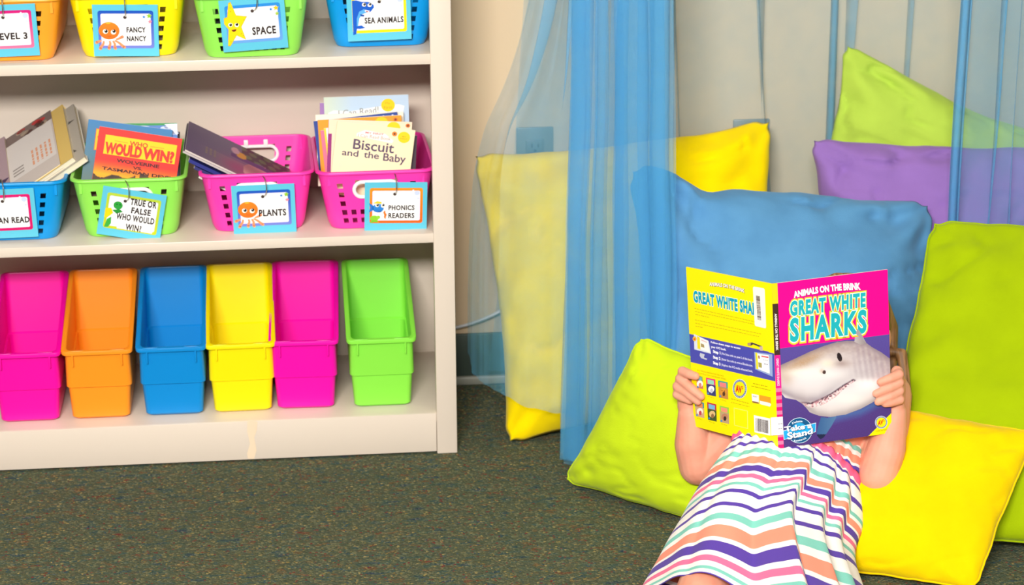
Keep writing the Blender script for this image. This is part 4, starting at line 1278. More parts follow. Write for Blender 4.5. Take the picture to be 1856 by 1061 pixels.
# ---- front cover
TOPC = [C3(*p) for p in ((40, 1120), (150, 1055), (300, 990), (450, 920), (600, 860), (750, 815), (860, 805), (935, 808), (1060, 830), (1130, 880), (1220, 930), (1310, 995), (1400, 1080))]
BOTC = [C4_(*p) for p in ((1300, 330), (1180, 420), (1100, 480), (950, 560), (800, 615), (640, 640), (520, 625), (430, 590), (390, 540), (350, 500), (290, 462), (180, 440), (140, 390), (80, 300))]
FIN = [C3(*p) for p in ((930, 815), (945, 730), (960, 675), (985, 700), (1012, 745), (1062, 835), (1000, 850))]
PEC = [C4_(*p) for p in ((545, 640), (620, 650), (705, 635), (650, 735), (600, 810), (570, 850), (540, 866), (502, 830), (505, 770), (525, 700))]
MOU = [C4_(*p) for p in ((345, 488), (440, 492), (560, 442), (650, 396), (760, 322), (860, 260), (905, 270), (850, 302), (760, 372), (690, 440), (570, 512), (450, 545), (385, 522))]
def shark_cover(U, V):
    X, Y = RI(U, V)
    c = np.empty(X.shape + (3,)); c[:] = (255, 0, 138)
    blue = V > .392
    deep = np.array((84, 72, 150)) * (1 - V[..., None]) + np.array((76, 52, 118)) * V[..., None] + np.array((10, 14, 20)) * (1 - V[..., None])
    c = np.where(blue[..., None], deep, c)
    # light streaks in the water
    st = blue & (np.sin(X * 1.9 + Y * 3.1) * np.sin(X * .43 - Y * .71) * np.sin(Y * .9 + X * .2) > .80)
    c = np.where(st[..., None], c * .6 + np.array((90, 120, 190)) * .4, c)
    tx = np.array([p[0] for p in TOPC]); ty = np.array([p[1] for p in TOPC]); top = np.interp(X, tx, ty)
    bx = np.array([p[0] for p in BOTC])[::-1]; by = np.array([p[1] for p in BOTC])[::-1]
    # glow of the water under the jaw
    und = np.interp(X, [1500, 1560, 1617], [758, 745, 716])
    g = np.clip(1 - np.abs(Y - und) / 14, 0, 1) * (X > 1500)
    c = np.where(blue[..., None], c * (1 - g[..., None] * .6) + np.array((70, 124, 176)) * g[..., None] * .6, c)
    m = inside_poly(X, Y, PEC)
    pc = np.array((54, 92, 140)) + (np.array((84, 120, 160)) - np.array((54, 92, 140))) * np.clip((X - 1480) / 36, 0, 1)[..., None]
    pc = np.where((Y > 786)[..., None], np.array((34, 40, 70)), pc); c = np.where(m[..., None], pc, c)
    body = inside_poly(X, Y, TOPC + BOTC)
    fin = inside_poly(X, Y, FIN)
    n1 = vnoise(X / 11, Y / 8, 1) * .6 + vnoise(X / 4, Y / 3, 2) * .4
    sp = vnoise(X / 1.6, Y / 1.6, 7)
    t = Y - top
    b = np.empty(X.shape + (3,)); b[:] = (226, 220, 220)
    sg = lambda x: 1 / (1 + np.exp(-np.clip(x, -30, 30)))
    def mix(w, col):
        nonlocal b
        w = np.clip(w, 0, 1)[..., None]; b = b * (1 - w) + np.array(col, float) * w
    # dusky back, pale flank
    mix(np.exp(-(t / (20 + 16 * sg((X - 1500) / 14))) ** 2) * (.55 + .45 * n1), (164, 142, 138))
    mix(np.exp(-(t / 6) ** 2) * .7, (126, 112, 122))
    mix(np.exp(-(((X - 1455) / 36) ** 2 + ((Y - 654 + (X - 1455) * .42) / 11) ** 2)) * (.75 + .3 * (sp - .5)), (178, 142, 106))
    mix(np.exp(-(((X - 1424) / 13) ** 2 + ((Y - 684) / 15) ** 2)) * .55, (190, 160, 136))
    mix(np.exp(-(((X - 1456) / 34) ** 2 + ((Y - 673) / 8) ** 2)) * .75, (246, 240, 226))
    mix(np.exp(-(((X - 1500) / 14) ** 2 + ((Y - 657) / 8) ** 2)) * .7, (246, 232, 206))
    mix(np.exp(-(((X - 1528) / 20) ** 2 + ((Y - 658) / 8) ** 2)) * .55, (168, 144, 138))
    mix(sg((X - 1548) / 6) * sg((684 - Y + (X - 1548) * .15) / 4) * (.34 + .16 * np.sin(X * .62 - Y * .10) + .25 * (n1 - .5)), (150, 130, 142))
    mix(np.exp(-(((X - 1572) / 22) ** 2 + ((Y - 694) / 12) ** 2)) * .6, (250, 248, 244))
    mix(np.exp(-(((X - 1515) / 22) ** 2 + ((Y - 678) / 7) ** 2)) * .5, (244, 240, 236))
    # the shade under the snout and along the jaw
    lip = np.interp(X, [1412, 1440, 1462, 1482, 1500, 1520, 1548], [708, 721, 727, 725, 714, 701, 686])
    mix(np.exp(-((lip - Y) / 9) ** 2) * sg((lip - Y) / 1.5) * sg((1500 - X) / 10) * .85, (112, 100, 120))
    mix(np.exp(-((lip - Y) / 26) ** 2) * sg((lip - Y) / 2) * .45, (176, 164, 166))
    mix(np.exp(-(((X - 1530) / 20) ** 2 + ((Y - 697) / 6) ** 2)) * .35, (196, 190, 196))
    jaw = np.interp(X, [1455, 1480, 1504, 1533, 1560, 1587, 1612], [731, 750, 755, 750, 740, 726, 706])
    mix(np.exp(-((jaw - Y) / 8) ** 2) * .75, (132, 122, 132)); mix(np.exp(-((jaw - Y) / 20) ** 2) * .45, (186, 172, 164))
    mix(np.exp(-(((X - 1540) / 26) ** 2 + ((Y - 722) / 9) ** 2)) * .5, (240, 238, 228))
    mm = inside_poly(X, Y, MOU)
    q1 = vnoise(X / 3.2 + 5, Y / 3.6, 11); q2 = vnoise(X / 1.7, Y / 2.2, 13)
    mc = np.empty(X.shape + (3,)); mc[:] = (224, 184, 184)
    w_ = np.clip((q1 - .55) * 6, 0, 1)[..., None]; mc = mc * (1 - w_) + np.array((242, 222, 222)) * w_
    w_ = np.clip((.36 - q1) * 7, 0, 1)[..., None]; mc = mc * (1 - w_) + np.array((196, 132, 142)) * w_
    w_ = np.clip((q2 - .66) * 8, 0, 1)[..., None] * sg((lip + 9 - Y) / 2)[..., None]; mc = mc * (1 - w_) + np.array((74, 48, 62)) * w_
    mx_ = sg((q2 - .25) * 12)[..., None] * .92
    b = np.where(mm[..., None], mc * mx_ + b * (1 - mx_), b)
    d = np.abs(Y - np.interp(X, [C4_(x, 0)[0] for x in (345, 440, 560, 650, 760, 870)], [C4_(0, y)[1] for y in (488, 500, 450, 402, 328, 264)]))
    mix(np.exp(-(d / 1.6) ** 2) * sg((X - 1452) / 1.5) * sg((1549 - X) / 1.0) * (.35 + .65 * vnoise(X / 5, Y / 5, 17)), (52, 34, 50))
    # nostril and eye
    mix((((X - 1493.3) / 3.2) ** 2 + ((Y - 673) / 3.6) ** 2 < 1) * 1.0, (66, 48, 46)); mix(np.exp(-(((X - 1489) / 4) ** 2 + ((Y - 671) / 4) ** 2)) * .35, (180, 130, 100))
    ex_, ey_ = X - 1521, Y - 646
    mix(((ex_ * .95 + ey_ * -.30) / 4.2) ** 2 + ((ex_ * .30 + ey_ * .95) / 8.2) ** 2 < 1, (40, 30, 34))
    mix(np.exp(-(((X - 1524) / 9) ** 2 + ((Y - 657) / 5) ** 2)) * .45, (150, 128, 124))
    c = np.where(body[..., None], b, c)
    fc = np.array((176, 166, 166)) - (X - 1553)[..., None] * 2.0
    c = np.where(fin[..., None], fc, c)
    yel = inside_poly(X, Y, [C4_(1268, 603), C4_(1300, 600), C4_(1300, 860), C4_(1010, 860), C4_(1030, 840)])
    c = np.where(yel[..., None], np.array((252, 232, 10)), c)
    return c
def cover_frame(hm, Wd):
    def f(px):
        u, v = hm(*px); return (u * Wd, (1 - v) * BKH)
    return f
fr = cover_frame(RH, BKW)
def textq(a, F, t, q, col, z, bold=0.0, arc=0.0, space=1.0):
    """lettering fitted to four pixel corners: top left, top right, bottom right, bottom left"""
    def wp(x, y):
        y2 = y
        tp = (q[0][0] * (1 - x) + q[1][0] * x, q[0][1] * (1 - x) + q[1][1] * x - arc * 4 * x * (1 - x))
        bt = (q[3][0] * (1 - x) + q[2][0] * x, q[3][1] * (1 - x) + q[2][1] * x - arc * 4 * x * (1 - x))
        return F((bt[0] * (1 - y2) + tp[0] * y2, bt[1] * (1 - y2) + tp[1] * y2))
    a.text(t, 0, 0, 1, 1, col, z, bold, warp=wp, space=space)
def pol(a, F, P, col, z): a.poly([F(p) for p in P][::-1], col, z)
a = Art()
a.slab(0, 0, BKW, BKH, CT, (255, 0, 138), (232, 226, 226), 0.0)
a.grid(0, 0, BKW, BKH, 330, 490, shark_cover, 0.00008)
q = [C3(283, 262), C3(975, 158), C3(985, 250), C3(295, 345)]
def arcq(dx, dy): return [(x + dx, y + dy) for x, y in [C3(283, 285), C3(985, 195), C3(990, 262), C3(290, 345)]]
textq(a, fr, 'ANIMALS ON THE BRINK', arcq(.5, .6), (120, 20, 70), 0.0003, 0.055, 3.4)
textq(a, fr, 'ANIMALS ON THE BRINK', arcq(0, 0), (255, 250, 250), 0.0004, 0.05, 3.4)
TITLE = (('GREAT WHITE', [C3(250, 392), C3(1043, 302), C3(1043, 440), C3(250, 532)], 1.22), ('SHARKS', [C3(252, 575), C3(1052, 484), C3(1052, 710), C3(252, 804)], 1.0))
for i, (bd, cl) in enumerate(((.138, (250, 170, 60)), (.116, (204, 220, 50)), (.080, (232, 248, 226)), (.046, (30, 172, 182)))):
    for t, q, k in TITLE: textq(a, fr, t, q, cl, 0.00030 + i * 0.00008, bd * k, space=1.20)
pol(a, fr, FIN[1:6], (158, 150, 154), .00066)
# round badge
def circ(F, c, rx, ry, n=28): return [F((c[0] + rx * math.cos(2 * PI * k / n), c[1] - ry * math.sin(2 * PI * k / n))) for k in range(n)]
bc_ = C4_(325, 773)
a.poly(circ(fr, bc_, 23.5, 23.5), (214, 236, 246), 0.0003); a.poly(circ(fr, bc_, 22.6, 22.6), (22, 84, 130), 0.0004); a.poly(circ(fr, bc_, 14, 14), (40, 160, 214), 0.0005)
pol(a, fr, [C4_(158, 772), C4_(492, 695), C4_(490, 790), C4_(165, 866)], (236, 246, 252), 0.0006)
pol(a, fr, [C4_(162, 776), C4_(488, 701), C4_(486, 786), C4_(169, 861)], (34, 164, 224), 0.0007)
for dx, dy, cl, z, bd in ((.7, .7, (20, 40, 90), .0008, .06), (0, 0, (255, 255, 255), .0010, .035)):
    sh = lambda P: [(x + dx, y + dy) for x, y in P]
    textq(a, fr, 'Take a', sh([C4_(170, 735), C4_(445, 695), C4_(447, 745), C4_(185, 785)]), cl, z, bd)
    textq(a, fr, 'Stand', sh([C4_(200, 795), C4_(455, 752), C4_(455, 805), C4_(208, 862)]), cl, z, bd)
textq(a, fr, 'Debate', [C4_(248, 688), C4_(352, 668), C4_(354, 688), C4_(252, 708)], (226, 240, 250), .0008, .02, 1.2)
textq(a, fr, 'Research', [C4_(268, 868), C4_(390, 838), C4_(392, 858), C4_(270, 888)], (226, 240, 250), .0008, .02, -1.0)
def av(F, c, rx, ry, sk=0.0):
    a.poly(circ(F, c, rx, ry), (244, 240, 236), .0004); a.poly(circ(F, c, rx * .95, ry * .95), (96, 120, 170), .0005)
    a.poly(circ(F, c, rx * .74, ry * .74), (252, 232, 20), .0006)
    for k in range(26):
        t = 2 * PI * k / 26; a.poly(circ(F, (c[0] + rx * .85 * math.cos(t), c[1] + ry * .85 * math.sin(t)), rx * .045, ry * .05, 6), (226, 230, 240), .0007)
    for s in (-1, 1): a.poly(circ(F, (c[0] + s * rx * .84, c[1]), rx * .13, ry * .16, 4), (140, 170, 220), .0008)
    textq(a, F, 'AV', [(c[0] - rx * .52, c[1] - ry * .30 - sk), (c[0] + rx * .26, c[1] - ry * .34 + sk), (c[0] + rx * .26, c[1] + ry * .34 + sk), (c[0] - rx * .52, c[1] + ry * .36 - sk)], (222, 50, 20), .0008, .05)
    textq(a, F, '2', [(c[0] + rx * .32, c[1] - ry * .36 + sk), (c[0] + rx * .5, c[1] - ry * .36 + sk), (c[0] + rx * .5, c[1] - ry * .06 + sk), (c[0] + rx * .32, c[1] - ry * .06 + sk)], (222, 50, 20), .0008, .03)
av(fr, C4_(1160, 700), 11.6, 11.8, -1)
textq(a, fr, 'CODE ON PAGE 2', [C4_(1102, 784), C4_(1228, 764), C4_(1230, 780), C4_(1104, 800)], (120, 104, 20), .0005, .0)
MR = basis(SPR + DN * BKH - bk0, DR, -DN, DR.cross(-DN))
m_cov = printed('glossy print', 0.32, 0.35)
a.build('front_cover', MR, book, m_cov)
# ---- back cover
def back_cover(U, V):
    X, Y = LI(U, V)
    c = np.empty(X.shape + (3,)); c[:] = (255, 234, 8)
    y0 = np.interp(X, [1247.8, 1404.7], [604.9, 642.5]); y1 = np.interp(X, [1249.8, 1405], [656.4, 694])
    c = np.where(((Y > y0) & (Y < y1))[..., None], np.array((76, 78, 172)), c)
    return c
a = Art(); fl = cover_frame(LH, BKW)
a.slab(0, 0, BKW, BKH, CT, (255, 234, 8), (240, 226, 120), 0.0)
a.grid(0, 0, BKW, BKH, 60, 260, back_cover, 0.00008)
for dx, cl, z, bd in ((.5, (70, 50, 90), .0003, .07), (0, (252, 248, 244), .0004, .03)):
    textq(a, fl, 'ANIMALS ON THE BRINK', [(x + dx, y + dx) for x, y in [C1(332, 248), C1(705, 325), C1(705, 362), C1(335, 285)]], cl, z, bd, 2.6)
for cl, z, bd in (((246, 246, 220), .0003, .10), ((0, 160, 190), .00038, .055)):
    textq(a, fl, 'GREAT WHITE SHARKS', [C1(158, 342), C1(912, 500), C1(916, 618), C1(162, 452)], cl, z, bd, space=1.12)
def words(F, p0, p1, hgt, col, seed, z=.0003):
    rnd = random.Random(seed); n = math.hypot(p1[0] - p0[0], p1[1] - p0[1]); x = 0.0
    while x < n:
        l = min(rnd.uniform(1.5, 6.5), n - x)
        A = (p0[0] + (p1[0] - p0[0]) * x / n, p0[1] + (p1[1] - p0[1]) * x / n); B = (p0[0] + (p1[0] - p0[0]) * (x + l) / n, p0[1] + (p1[1] - p0[1]) * (x + l) / n)
        pol(a, F, [A, B, (B[0], B[1] + hgt), (A[0], A[1] + hgt)], col, z); x += l + 1.0
for k, (p0, p1) in enumerate((((168, 522), (820, 672)), ((172, 555), (815, 700)), ((176, 586), (330, 622)), ((172, 645), (890, 805)), ((175, 680), (865, 832)), ((178, 712), (255, 728)))):
    words(fl, C1(*p0), C1(*p1), 1.3, (206, 184, 20), 60 + k)
textq(a, fl, 'Follow these steps to access', [C1(343, 878), C1(660, 948), C1(660, 975), C1(345, 905)], (250, 250, 255), .0004, .03)
textq(a, fl, 'your AV2 book.', [C1(345, 925), C1(505, 960), C1(508, 990), C1(347, 955)], (250, 250, 255), .0004, .03)
for k, (s, t) in enumerate((('Step 1', '| Find the code on page 2 of this book.'), ('Step 2', '| Enter the code at www.av2books.com.'), ('Step 3', '| Explore the AV2 media enhanced book.'))):
    dy = k * 54
    textq(a, fl, s, [C2(330, 28 + dy), C2(398, 44 + dy), C2(400, 78 + dy), C2(332, 62 + dy)], (250, 250, 255), .0004, .05)
    textq(a, fl, t, [C2(408, 50 + dy), C2(712, 118 + dy), C2(714, 148 + dy), C2(410, 78 + dy)], (226, 226, 246), .0004, .02)
# the little monitor and tablet
pol(a, fl, [C1(160, 800), C1(318, 875), C1(345, 1015), C1(165, 965)], (216, 222, 236), .0004)
pol(a, fl, [C1(195, 822), C1(312, 880), C1(328, 998), C1(200, 955)], (244, 244, 240), .0005); pol(a, fl, [C1(195, 822), C1(225, 838), C1(232, 965), C1(200, 955)], (250, 220, 40), .0006)
pol(a, fl, [C1(235, 900), C1(270, 915), C1(275, 950), C1(238, 938)], (170, 150, 100), .0006); pol(a, fl, [C1(240, 858), C1(300, 885), C1(303, 897), C1(242, 872)], (226, 190, 190), .0006)
a.poly(circ(fl, C1(170, 852), 3.6, 4.4), (240, 190, 60), .0007); a.poly(circ(fl, C1(168, 856), 1.8, 2.0), (226, 90, 40), .0008)
pol(a, fl, [C2(205, 55), C2(250, 68), C2(240, 98), C2(275, 112), C2(265, 122), C2(215, 105), C2(200, 80)], (196, 200, 216), .0005)
pol(a, fl, [C1(738, 902), C1(790, 897), C1(900, 940), C1(898, 958), C1(800, 918), C1(770, 935), C1(740, 928)], (70, 60, 70), .0004); pol(a, fl, [C1(740, 905), C1(775, 900), C1(772, 934), C1(742, 926)], (180, 150, 120), .0005); pol(a, fl, [C1(868, 940), C1(902, 938), C1(904, 990), C1(872, 985)], (200, 180, 160), .0005)
pol(a, fl, [C2(730, 50), C2(905, 75), C2(908, 292), C2(738, 218)], (150, 170, 214), .0004); pol(a, fl, [C2(745, 62), C2(872, 85), C2(880, 262), C2(750, 210)], (250, 248, 244), .0005)
pol(a, fl, [C2(742, 55), C2(760, 60), C2(770, 218), C2(750, 212)], (246, 222, 40), .0006)
pol(a, fl, [C2(800, 86), C2(868, 98), C2(868, 110), C2(800, 98)], (226, 80, 90), .0006); pol(a, fl, [C2(768, 84), C2(782, 88), C2(784, 118), C2(770, 114)], (160, 100, 70), .0006); pol(a, fl, [C2(768, 150), C2(802, 158), C2(804, 205), C2(772, 196)], (170, 160, 90), .0006); words(fl, C2(815, 122), C2(862, 132), 1.4, (190, 190, 196), 91, .0006); words(fl, C2(825, 162), C2(862, 170), 1.4, (120, 120, 150), 92, .0006)
textq(a, fl, 'AV2 MEDIA ENHANCED BOOKS', [C2(172, 212), C2(430, 272), C2(430, 286), C2(172, 226)], (170, 150, 10), .0004, .0)
textq(a, fl, 'ANIMALS ON THE BRINK SERIES', [C2(185, 240), C2(455, 305), C2(455, 319), C2(185, 254)], (170, 150, 10), .0004, .0)
TH = [((165, 268), (226, 284), (234, 405), (172, 390), (120, 170, 90), (120, 180, 200), (190, 120, 100)),
      ((260, 292), (350, 312), (356, 476), (268, 456), (240, 40, 120), (150, 210, 190), (56, 62, 120)),
      ((377, 320), (470, 340), (475, 506), (384, 486), (60, 160, 150), (240, 130, 130), (200, 140, 70)),
      ((150, 512), (240, 535), (243, 682), (160, 662), (60, 150, 160), (240, 140, 90), (210, 170, 130)),
      ((270, 528), (358, 552), (362, 718), (277, 697), (190, 50, 70), (120, 180, 220), (70, 90, 50)),
      ((390, 562), (480, 584), (482, 742), (395, 722), (150, 210, 60), (244, 150, 120), (190, 160, 120))]
for k, (p, q_, r_, s_, c1, c2, c3) in enumerate(TH):
    Q = [C2(*x) for x in (p, q_, r_, s_)]
    mxq = lambda u, v: ((Q[0][0] * (1 - u) + Q[1][0] * u) * (1 - v) + (Q[3][0] * (1 - u) + Q[2][0] * u) * v, (Q[0][1] * (1 - u) + Q[1][1] * u) * (1 - v) + (Q[3][1] * (1 - u) + Q[2][1] * u) * v)
    pol(a, fl, Q, c3, .0004); pol(a, fl, [mxq(0, 0), mxq(1, 0), mxq(1, .36), mxq(0, .36)], c1, .0005)
    pol(a, fl, [mxq(.15, .08), mxq(.85, .08), mxq(.85, .34), mxq(.15, .34)], c2, .0006)
    a.poly(circ(fl, mxq(.52, .62), 5.6, 6.0), ((250, 246, 244), (246, 244, 246), (222, 150, 60), (244, 236, 226), (226, 190, 130), (190, 130, 100))[k], .0006)
    a.poly(circ(fl, mxq(.56, .72), 2.6, 4.2), ((196, 130, 120), (190, 196, 214), (90, 60, 40), (200, 70, 80), (150, 110, 70), (60, 44, 40))[k], .0007)
    if k == 2:
        for s in (-1, 1): a.poly(circ(fl, mxq(.52 + .14 * s, .55), .8, 1.0, 8), (40, 26, 20), .0008)
    a.poly(circ(fl, mxq(.17, .9), 1.7, 1.9, 12), (70, 140, 200), .0008)
    words(fl, (Q[3][0] + 2, Q[3][1] + 2.5), (Q[2][0] - 4, Q[2][1] + 2.5), 1.1, (206, 184, 20), 70 + k)
av(fl, C2(587, 404), 13.2, 17.6, 1.6)
words(fl, C2(502, 495), C2(678, 545), 1.6, (206, 184, 20), 81); words(fl, C2(502, 530), C2(680, 576), 1.2, (206, 184, 20), 82)
words(fl, C2(715, 350), C2(860, 384), 1.5, (190, 170, 10), 83); words(fl, C2(700, 375), C2(885, 420), 1.5, (190, 170, 10), 84)
pol(a, fl, [C2(702, 452), C2(770, 468), C2(772, 552), C2(708, 538)], (250, 246, 240), .0004); pol(a, fl, [C2(708, 522), C2(772, 538), C2(772, 552), C2(708, 538)], (150, 110, 60), .0005)
textq(a, fl, 'SMART', [C2(714, 468), C2(758, 478), C2(758, 494), C2(714, 484)], (110, 110, 110), .0005, .0)
pol(a, fl, [C2(776, 465), C2(886, 490), C2(890, 548), C2(780, 520)], (240, 160, 40), .0004); pol(a, fl, [C2(780, 520), C2(880, 545), C2(892, 560), C2(880, 580), C2(784, 555)], (250, 244, 230), .0005)
pol(a, fl, [C2(722, 660), C2(880, 695), C2(884, 860), C2(728, 825)], (252, 250, 246), .0004)
rnd = random.Random(2)
for k in range(24):
    u = .10 + .80 * k / 24; u2 = u + rnd.choice((.012, .02, .026)); ql = lambda u, v: (C2(722, 660)[0] * (1 - u) + C2(880, 695)[0] * u, (C2(722, 660)[1] * (1 - u) + C2(880, 695)[1] * u) + v * 31)
    pol(a, fl, [ql(u, .14), ql(u2, .14), ql(u2, .90), ql(u, .90)], (60, 44, 50), .0005)
for k, wd_ in ((1, 1.6),):
    pol(a, fl, [C2(528, 585), C2(662, 618), C2(664, 792), C2(532, 756)], (250, 240, 120), .0003); pol(a, fl, [C2(533, 592), C2(657, 622), C2(659, 785), C2(537, 752)], (255, 234, 8), .0004)
MLm = basis(SPL + DL * BKW + DN * BKH - bk0, -DL, -DN, (-DL).cross(-DN))
a.build('back_cover', MLm, book, m_cov)
# barcode sticker stuck on the back cover
a = Art()
S_ = [C1(812, 296), C1(918, 314), C1(930, 330), C1(943, 730), C1(936, 746), C1(832, 722), C1(820, 708), C1(802, 310)]
pol(a, fl, S_, (250, 246, 232), .0009)
rnd = random.Random(5)
for k in range(40):
    v = k / 40; y0 = 392 + v * 262; hgt = rnd.choice((3, 4.5, 5.5))
    x0 = 836 + v * 14
    pol(a, fl, [C1(x0, y0), C1(x0 + 42, y0 + 9), C1(x0 + 42, y0 + 9 + hgt), C1(x0, y0 + hgt)], (92, 70, 60), .0010)
for x0 in (900, 914): words(fl, C1(x0 - 8, 345), C1(x0 + 6, 700), .9, (190, 180, 170), x0, .0010)
st = a.build('barcode_sticker', MLm, book); st['label'] = 'white barcode sticker'
# ---- spine
a = Art(); SW = 0.0090
Yv = lambda v: (1 - v) * BKH
a.slab(0, 0, SW, BKH, CT, (252, 214, 20), (252, 214, 20), 0.0)
for v0, v1, c in ((0, .12, (252, 206, 20)), (.12, .43, (64, 44, 36)), (.43, .63, (246, 30, 140))): a.rect(0, Yv(v1), SW, Yv(v0), c, .0002)
for k in range(16): a.rect(0, Yv(.63 + .37 * (k + 1) / 16), SW, Yv(.63 + .37 * k / 16), (255, 120, 160) if k % 2 == 0 else (240, 20, 110), .0002)
def vert_text(t, v0, v1, c):
    a.text(t, 0, 0, 1, 1, c, .0004, .03, warp=lambda x, y: (SW * (.3 + .4 * y), Yv(v0 + (v1 - v0) * x)))
vert_text('ANIMALS ON THE BRINK', .18, .40, (240, 230, 226)); vert_text('GREAT WHITE SHARKS', .45, .615, (255, 200, 220))
a.build('spine', basis(SPL + DN * BKH - bk0 - EZ * .0006, EX, -DN, EX.cross(-DN)), book, m_cov)
a = Art()
a.rect(-.010, Yv(.915), 0.0, Yv(.805), (250, 246, 240), 0.0); a.rect(0, Yv(.915), SW, Yv(.805), (250, 246, 240), 0.0006)
for k in range(2): dashes(a, .0015, SW - .001, Yv(.85 + .03 * k), .0014, (150, 140, 150), .0009, 3 + k)
sl = a.build('spine_sticker', basis(SPL + DN * BKH - bk0 - EZ * .0012, EX, -DN, EX.cross(-DN)), book); sl['label'] = 'white shelf-mark sticker'
# ---- pages
m_page = plastic('book paper', (240, 232, 214), .85, .1)
for nm, O, d, t in (('pages', SPR, DR, .0055), ('pages', SPL, DL, .0045)):
    nrm = d.cross(-DN) if d is DR else (-d).cross(-DN)
    q = MB(); c = O + d * (BKW / 2 - .002) + DN * (BKH / 2) - nrm * (CT + t / 2 + .0004) - bk0
    M = basis(c, d, -DN, d.cross(-DN))
    q.box((0, 0, 0), (BKW - .008, BKH - .008, t), .0006, M=M); q.build(nm, m_page, book, False)

# ================================================================== THE CHILD
def skin_material():
    m, nt, b = nodes('skin')
    tc = nt.nodes.new('ShaderNodeTexCoord'); n = nt.nodes.new('ShaderNodeTexNoise'); n.inputs['Scale'].default_value = 22; n.inputs['Detail'].default_value = 4
    nt.links.new(tc.outputs['Object'], n.inputs['Vector'])
    rp = nt.nodes.new('ShaderNodeValToRGB')
    rp.color_ramp.elements[0].position = .3; rp.color_ramp.elements[0].color = (*lin((230, 152, 126)), 1)
    rp.color_ramp.elements[1].position = .7; rp.color_ramp.elements[1].color = (*lin((238, 170, 144)), 1)
    nt.links.new(n.outputs['Fac'], rp.inputs[0]); nt.links.new(rp.outputs[0], b.inputs['Base Color'])
    b.inputs['Subsurface Weight'].default_value = .25; b.inputs['Subsurface Radius'].default_value = (.012, .004, .002); b.inputs['Subsurface Scale'].default_value = .5
    b.inputs['Roughness'].default_value = .55; b.inputs['Specular IOR Level'].default_value = .35
    return m
m_skin = skin_material()
PB = Vector((.49, -.62, 0))
def spline(P, t):
    n = len(P) - 1; x = t * n; i = min(int(x), n - 1); f = x - i
    p1, p2 = P[i], P[i + 1]; p0 = P[max(0, i - 1)]; p3 = P[min(n, i + 2)]
    return 0.5 * ((2 * p1) + (p2 - p0) * f + (2 * p0 - 5 * p1 + 4 * p2 - p3) * f * f + (3 * p1 - p0 - 3 * p2 + p3) * f ** 3)
Lp = [at(1330, 800, -.46), at(1264, 892, -.515), at(1204, 1000, -.60), Vector((.222, -.650, .008))]
Rp = [at(1557, 882, -.515), at(1563, 950, -.560), at(1552, 1030, -.640), Vector((.565, -.930, .010))]
SN = Vector((-.10, -.42, .90)).normalized()
NS, NT_ = 150, 90
FOLDS = ((.640, .14), (.80, .10), (.90, .08))
def skirt_top(s, t):
    Lq, Rq = spline(Lp, t), spline(Rp, t)
    p = Lq * (1 - s) + Rq * s
    arch = (math.sin(PI * s) ** .62)
    A = .058 + .040 * math.sin(min(1, t * 1.5) * PI / 2)
    leg = math.exp(-((s - .27) / .15) ** 2) + .92 * math.exp(-((s - .66) / .17) ** 2)
    valley = math.exp(-((s - .45) / .09) ** 2)
    h = arch * A + .034 * t * leg * (.4 + .6 * t) - .020 * t * valley
    # gathers under the waistband, hanging folds at the child's left side
    g = math.exp(-t * 4.5)
    h += .0030 * g * math.sin(s * 95 + 1.5 * math.sin(s * 13)) * min(1, 8 * s) * min(1, 8 * (1 - s))
    for s0, wd_, am in ((.38, .05, .004), (.13, .04, .004)):
        x = (s - s0 - .03 * t) / wd_
        h += am * math.sin(min(1, t * 3) * PI / 2) * (math.exp(-(x) ** 2) - .8 * math.exp(-((x - 1.3) / .6) ** 2))
    for s0, dv in FOLDS:
        x = (s - s0 - .02 * t); k_ = min(1, t * 3)
        h += .012 * k_ * (math.exp(-(min(0, x) / .05) ** 2) if x < 0 else (1 - min(1, x / .012)) - .55 * min(1, x / .012) * math.exp(-(x / .06) ** 2))
    h += .004 * fbm((s * 3, t * 3, 1.7), 1.5, 2)
    q = p + SN * h
    return q
person = tag(empty('person', PB), 'small child in a striped dress reclining on cushions behind an open book', 'person')
body = MB()
def cap(mb, p0, r0, p1, r1, n=18):
    """a tapered limb piece with rounded ends"""
    p0 = Vector(p0); p1 = Vector(p1); d = (p1 - p0); L = d.length; d.normalize()
    pts = []; rad = []
    for k in range(5):
        a = PI / 2 * (1 - k / 4) ; pts.append(p0 - d * r0 * math.sin(a)); rad.append(max(r0 * math.cos(a), r0 * .03))
    for k in range(1, 4): pts.append(p0 + d * L * k / 4); rad.append(r0 + (r1 - r0) * k / 4)
    for k in range(5):
        a = PI / 2 * k / 4; pts.append(p1 + d * r1 * math.sin(a)); rad.append(max(r1 * math.cos(a), r1 * .03))
    mb.tube(pts, rad, n)
def chain(mb, P, R, n=18):
    for i in range(len(P) - 1): cap(mb, P[i], R[i], P[i + 1], R[i + 1], n)
AX = Vector((.11, .24, .185)).normalized()                # up the trunk
LT = Vector((1, -.40, -.20)); LT = (LT - AX * LT.dot(AX)).normalized()   # to the child's left
FWD = LT.cross(AX).normalized()
if FWD.y > 0: FWD = -FWD                                  # out of the chest
SKM = lambda s, t, d: skirt_top(s, t) - SN * d
HIP = (SKM(.36, .30, .078) + SKM(.62, .30, .078)) / 2
WST = (Lp[0] + Rp[0]) / 2 + SN * .002; CHS = Vector((.565, -.410, .215)); NK = Vector((.600, -.362, .268))
def ellip(mb, c, a, b, h, ax=AX, lt=LT, fw=FWD):
    M = Matrix((lt, fw, ax)).transposed()
    mb.ball(c, (a, b, h), M=M, nu=24, nv=16)
ellip(body, HIP, .080, .050, .070); ellip(body, WST, .080, .046, .085); ellip(body, CHS, .086, .060, .085)
ellip(body, CHS + AX * .045, .088, .046, .042)
cap(body, NK - AX * .02, .032, NK + Vector((.02, .03, .035)), .029)
HC = at(1533, 597, -.318)
HU = Vector((.12, .42, .88)).normalized()
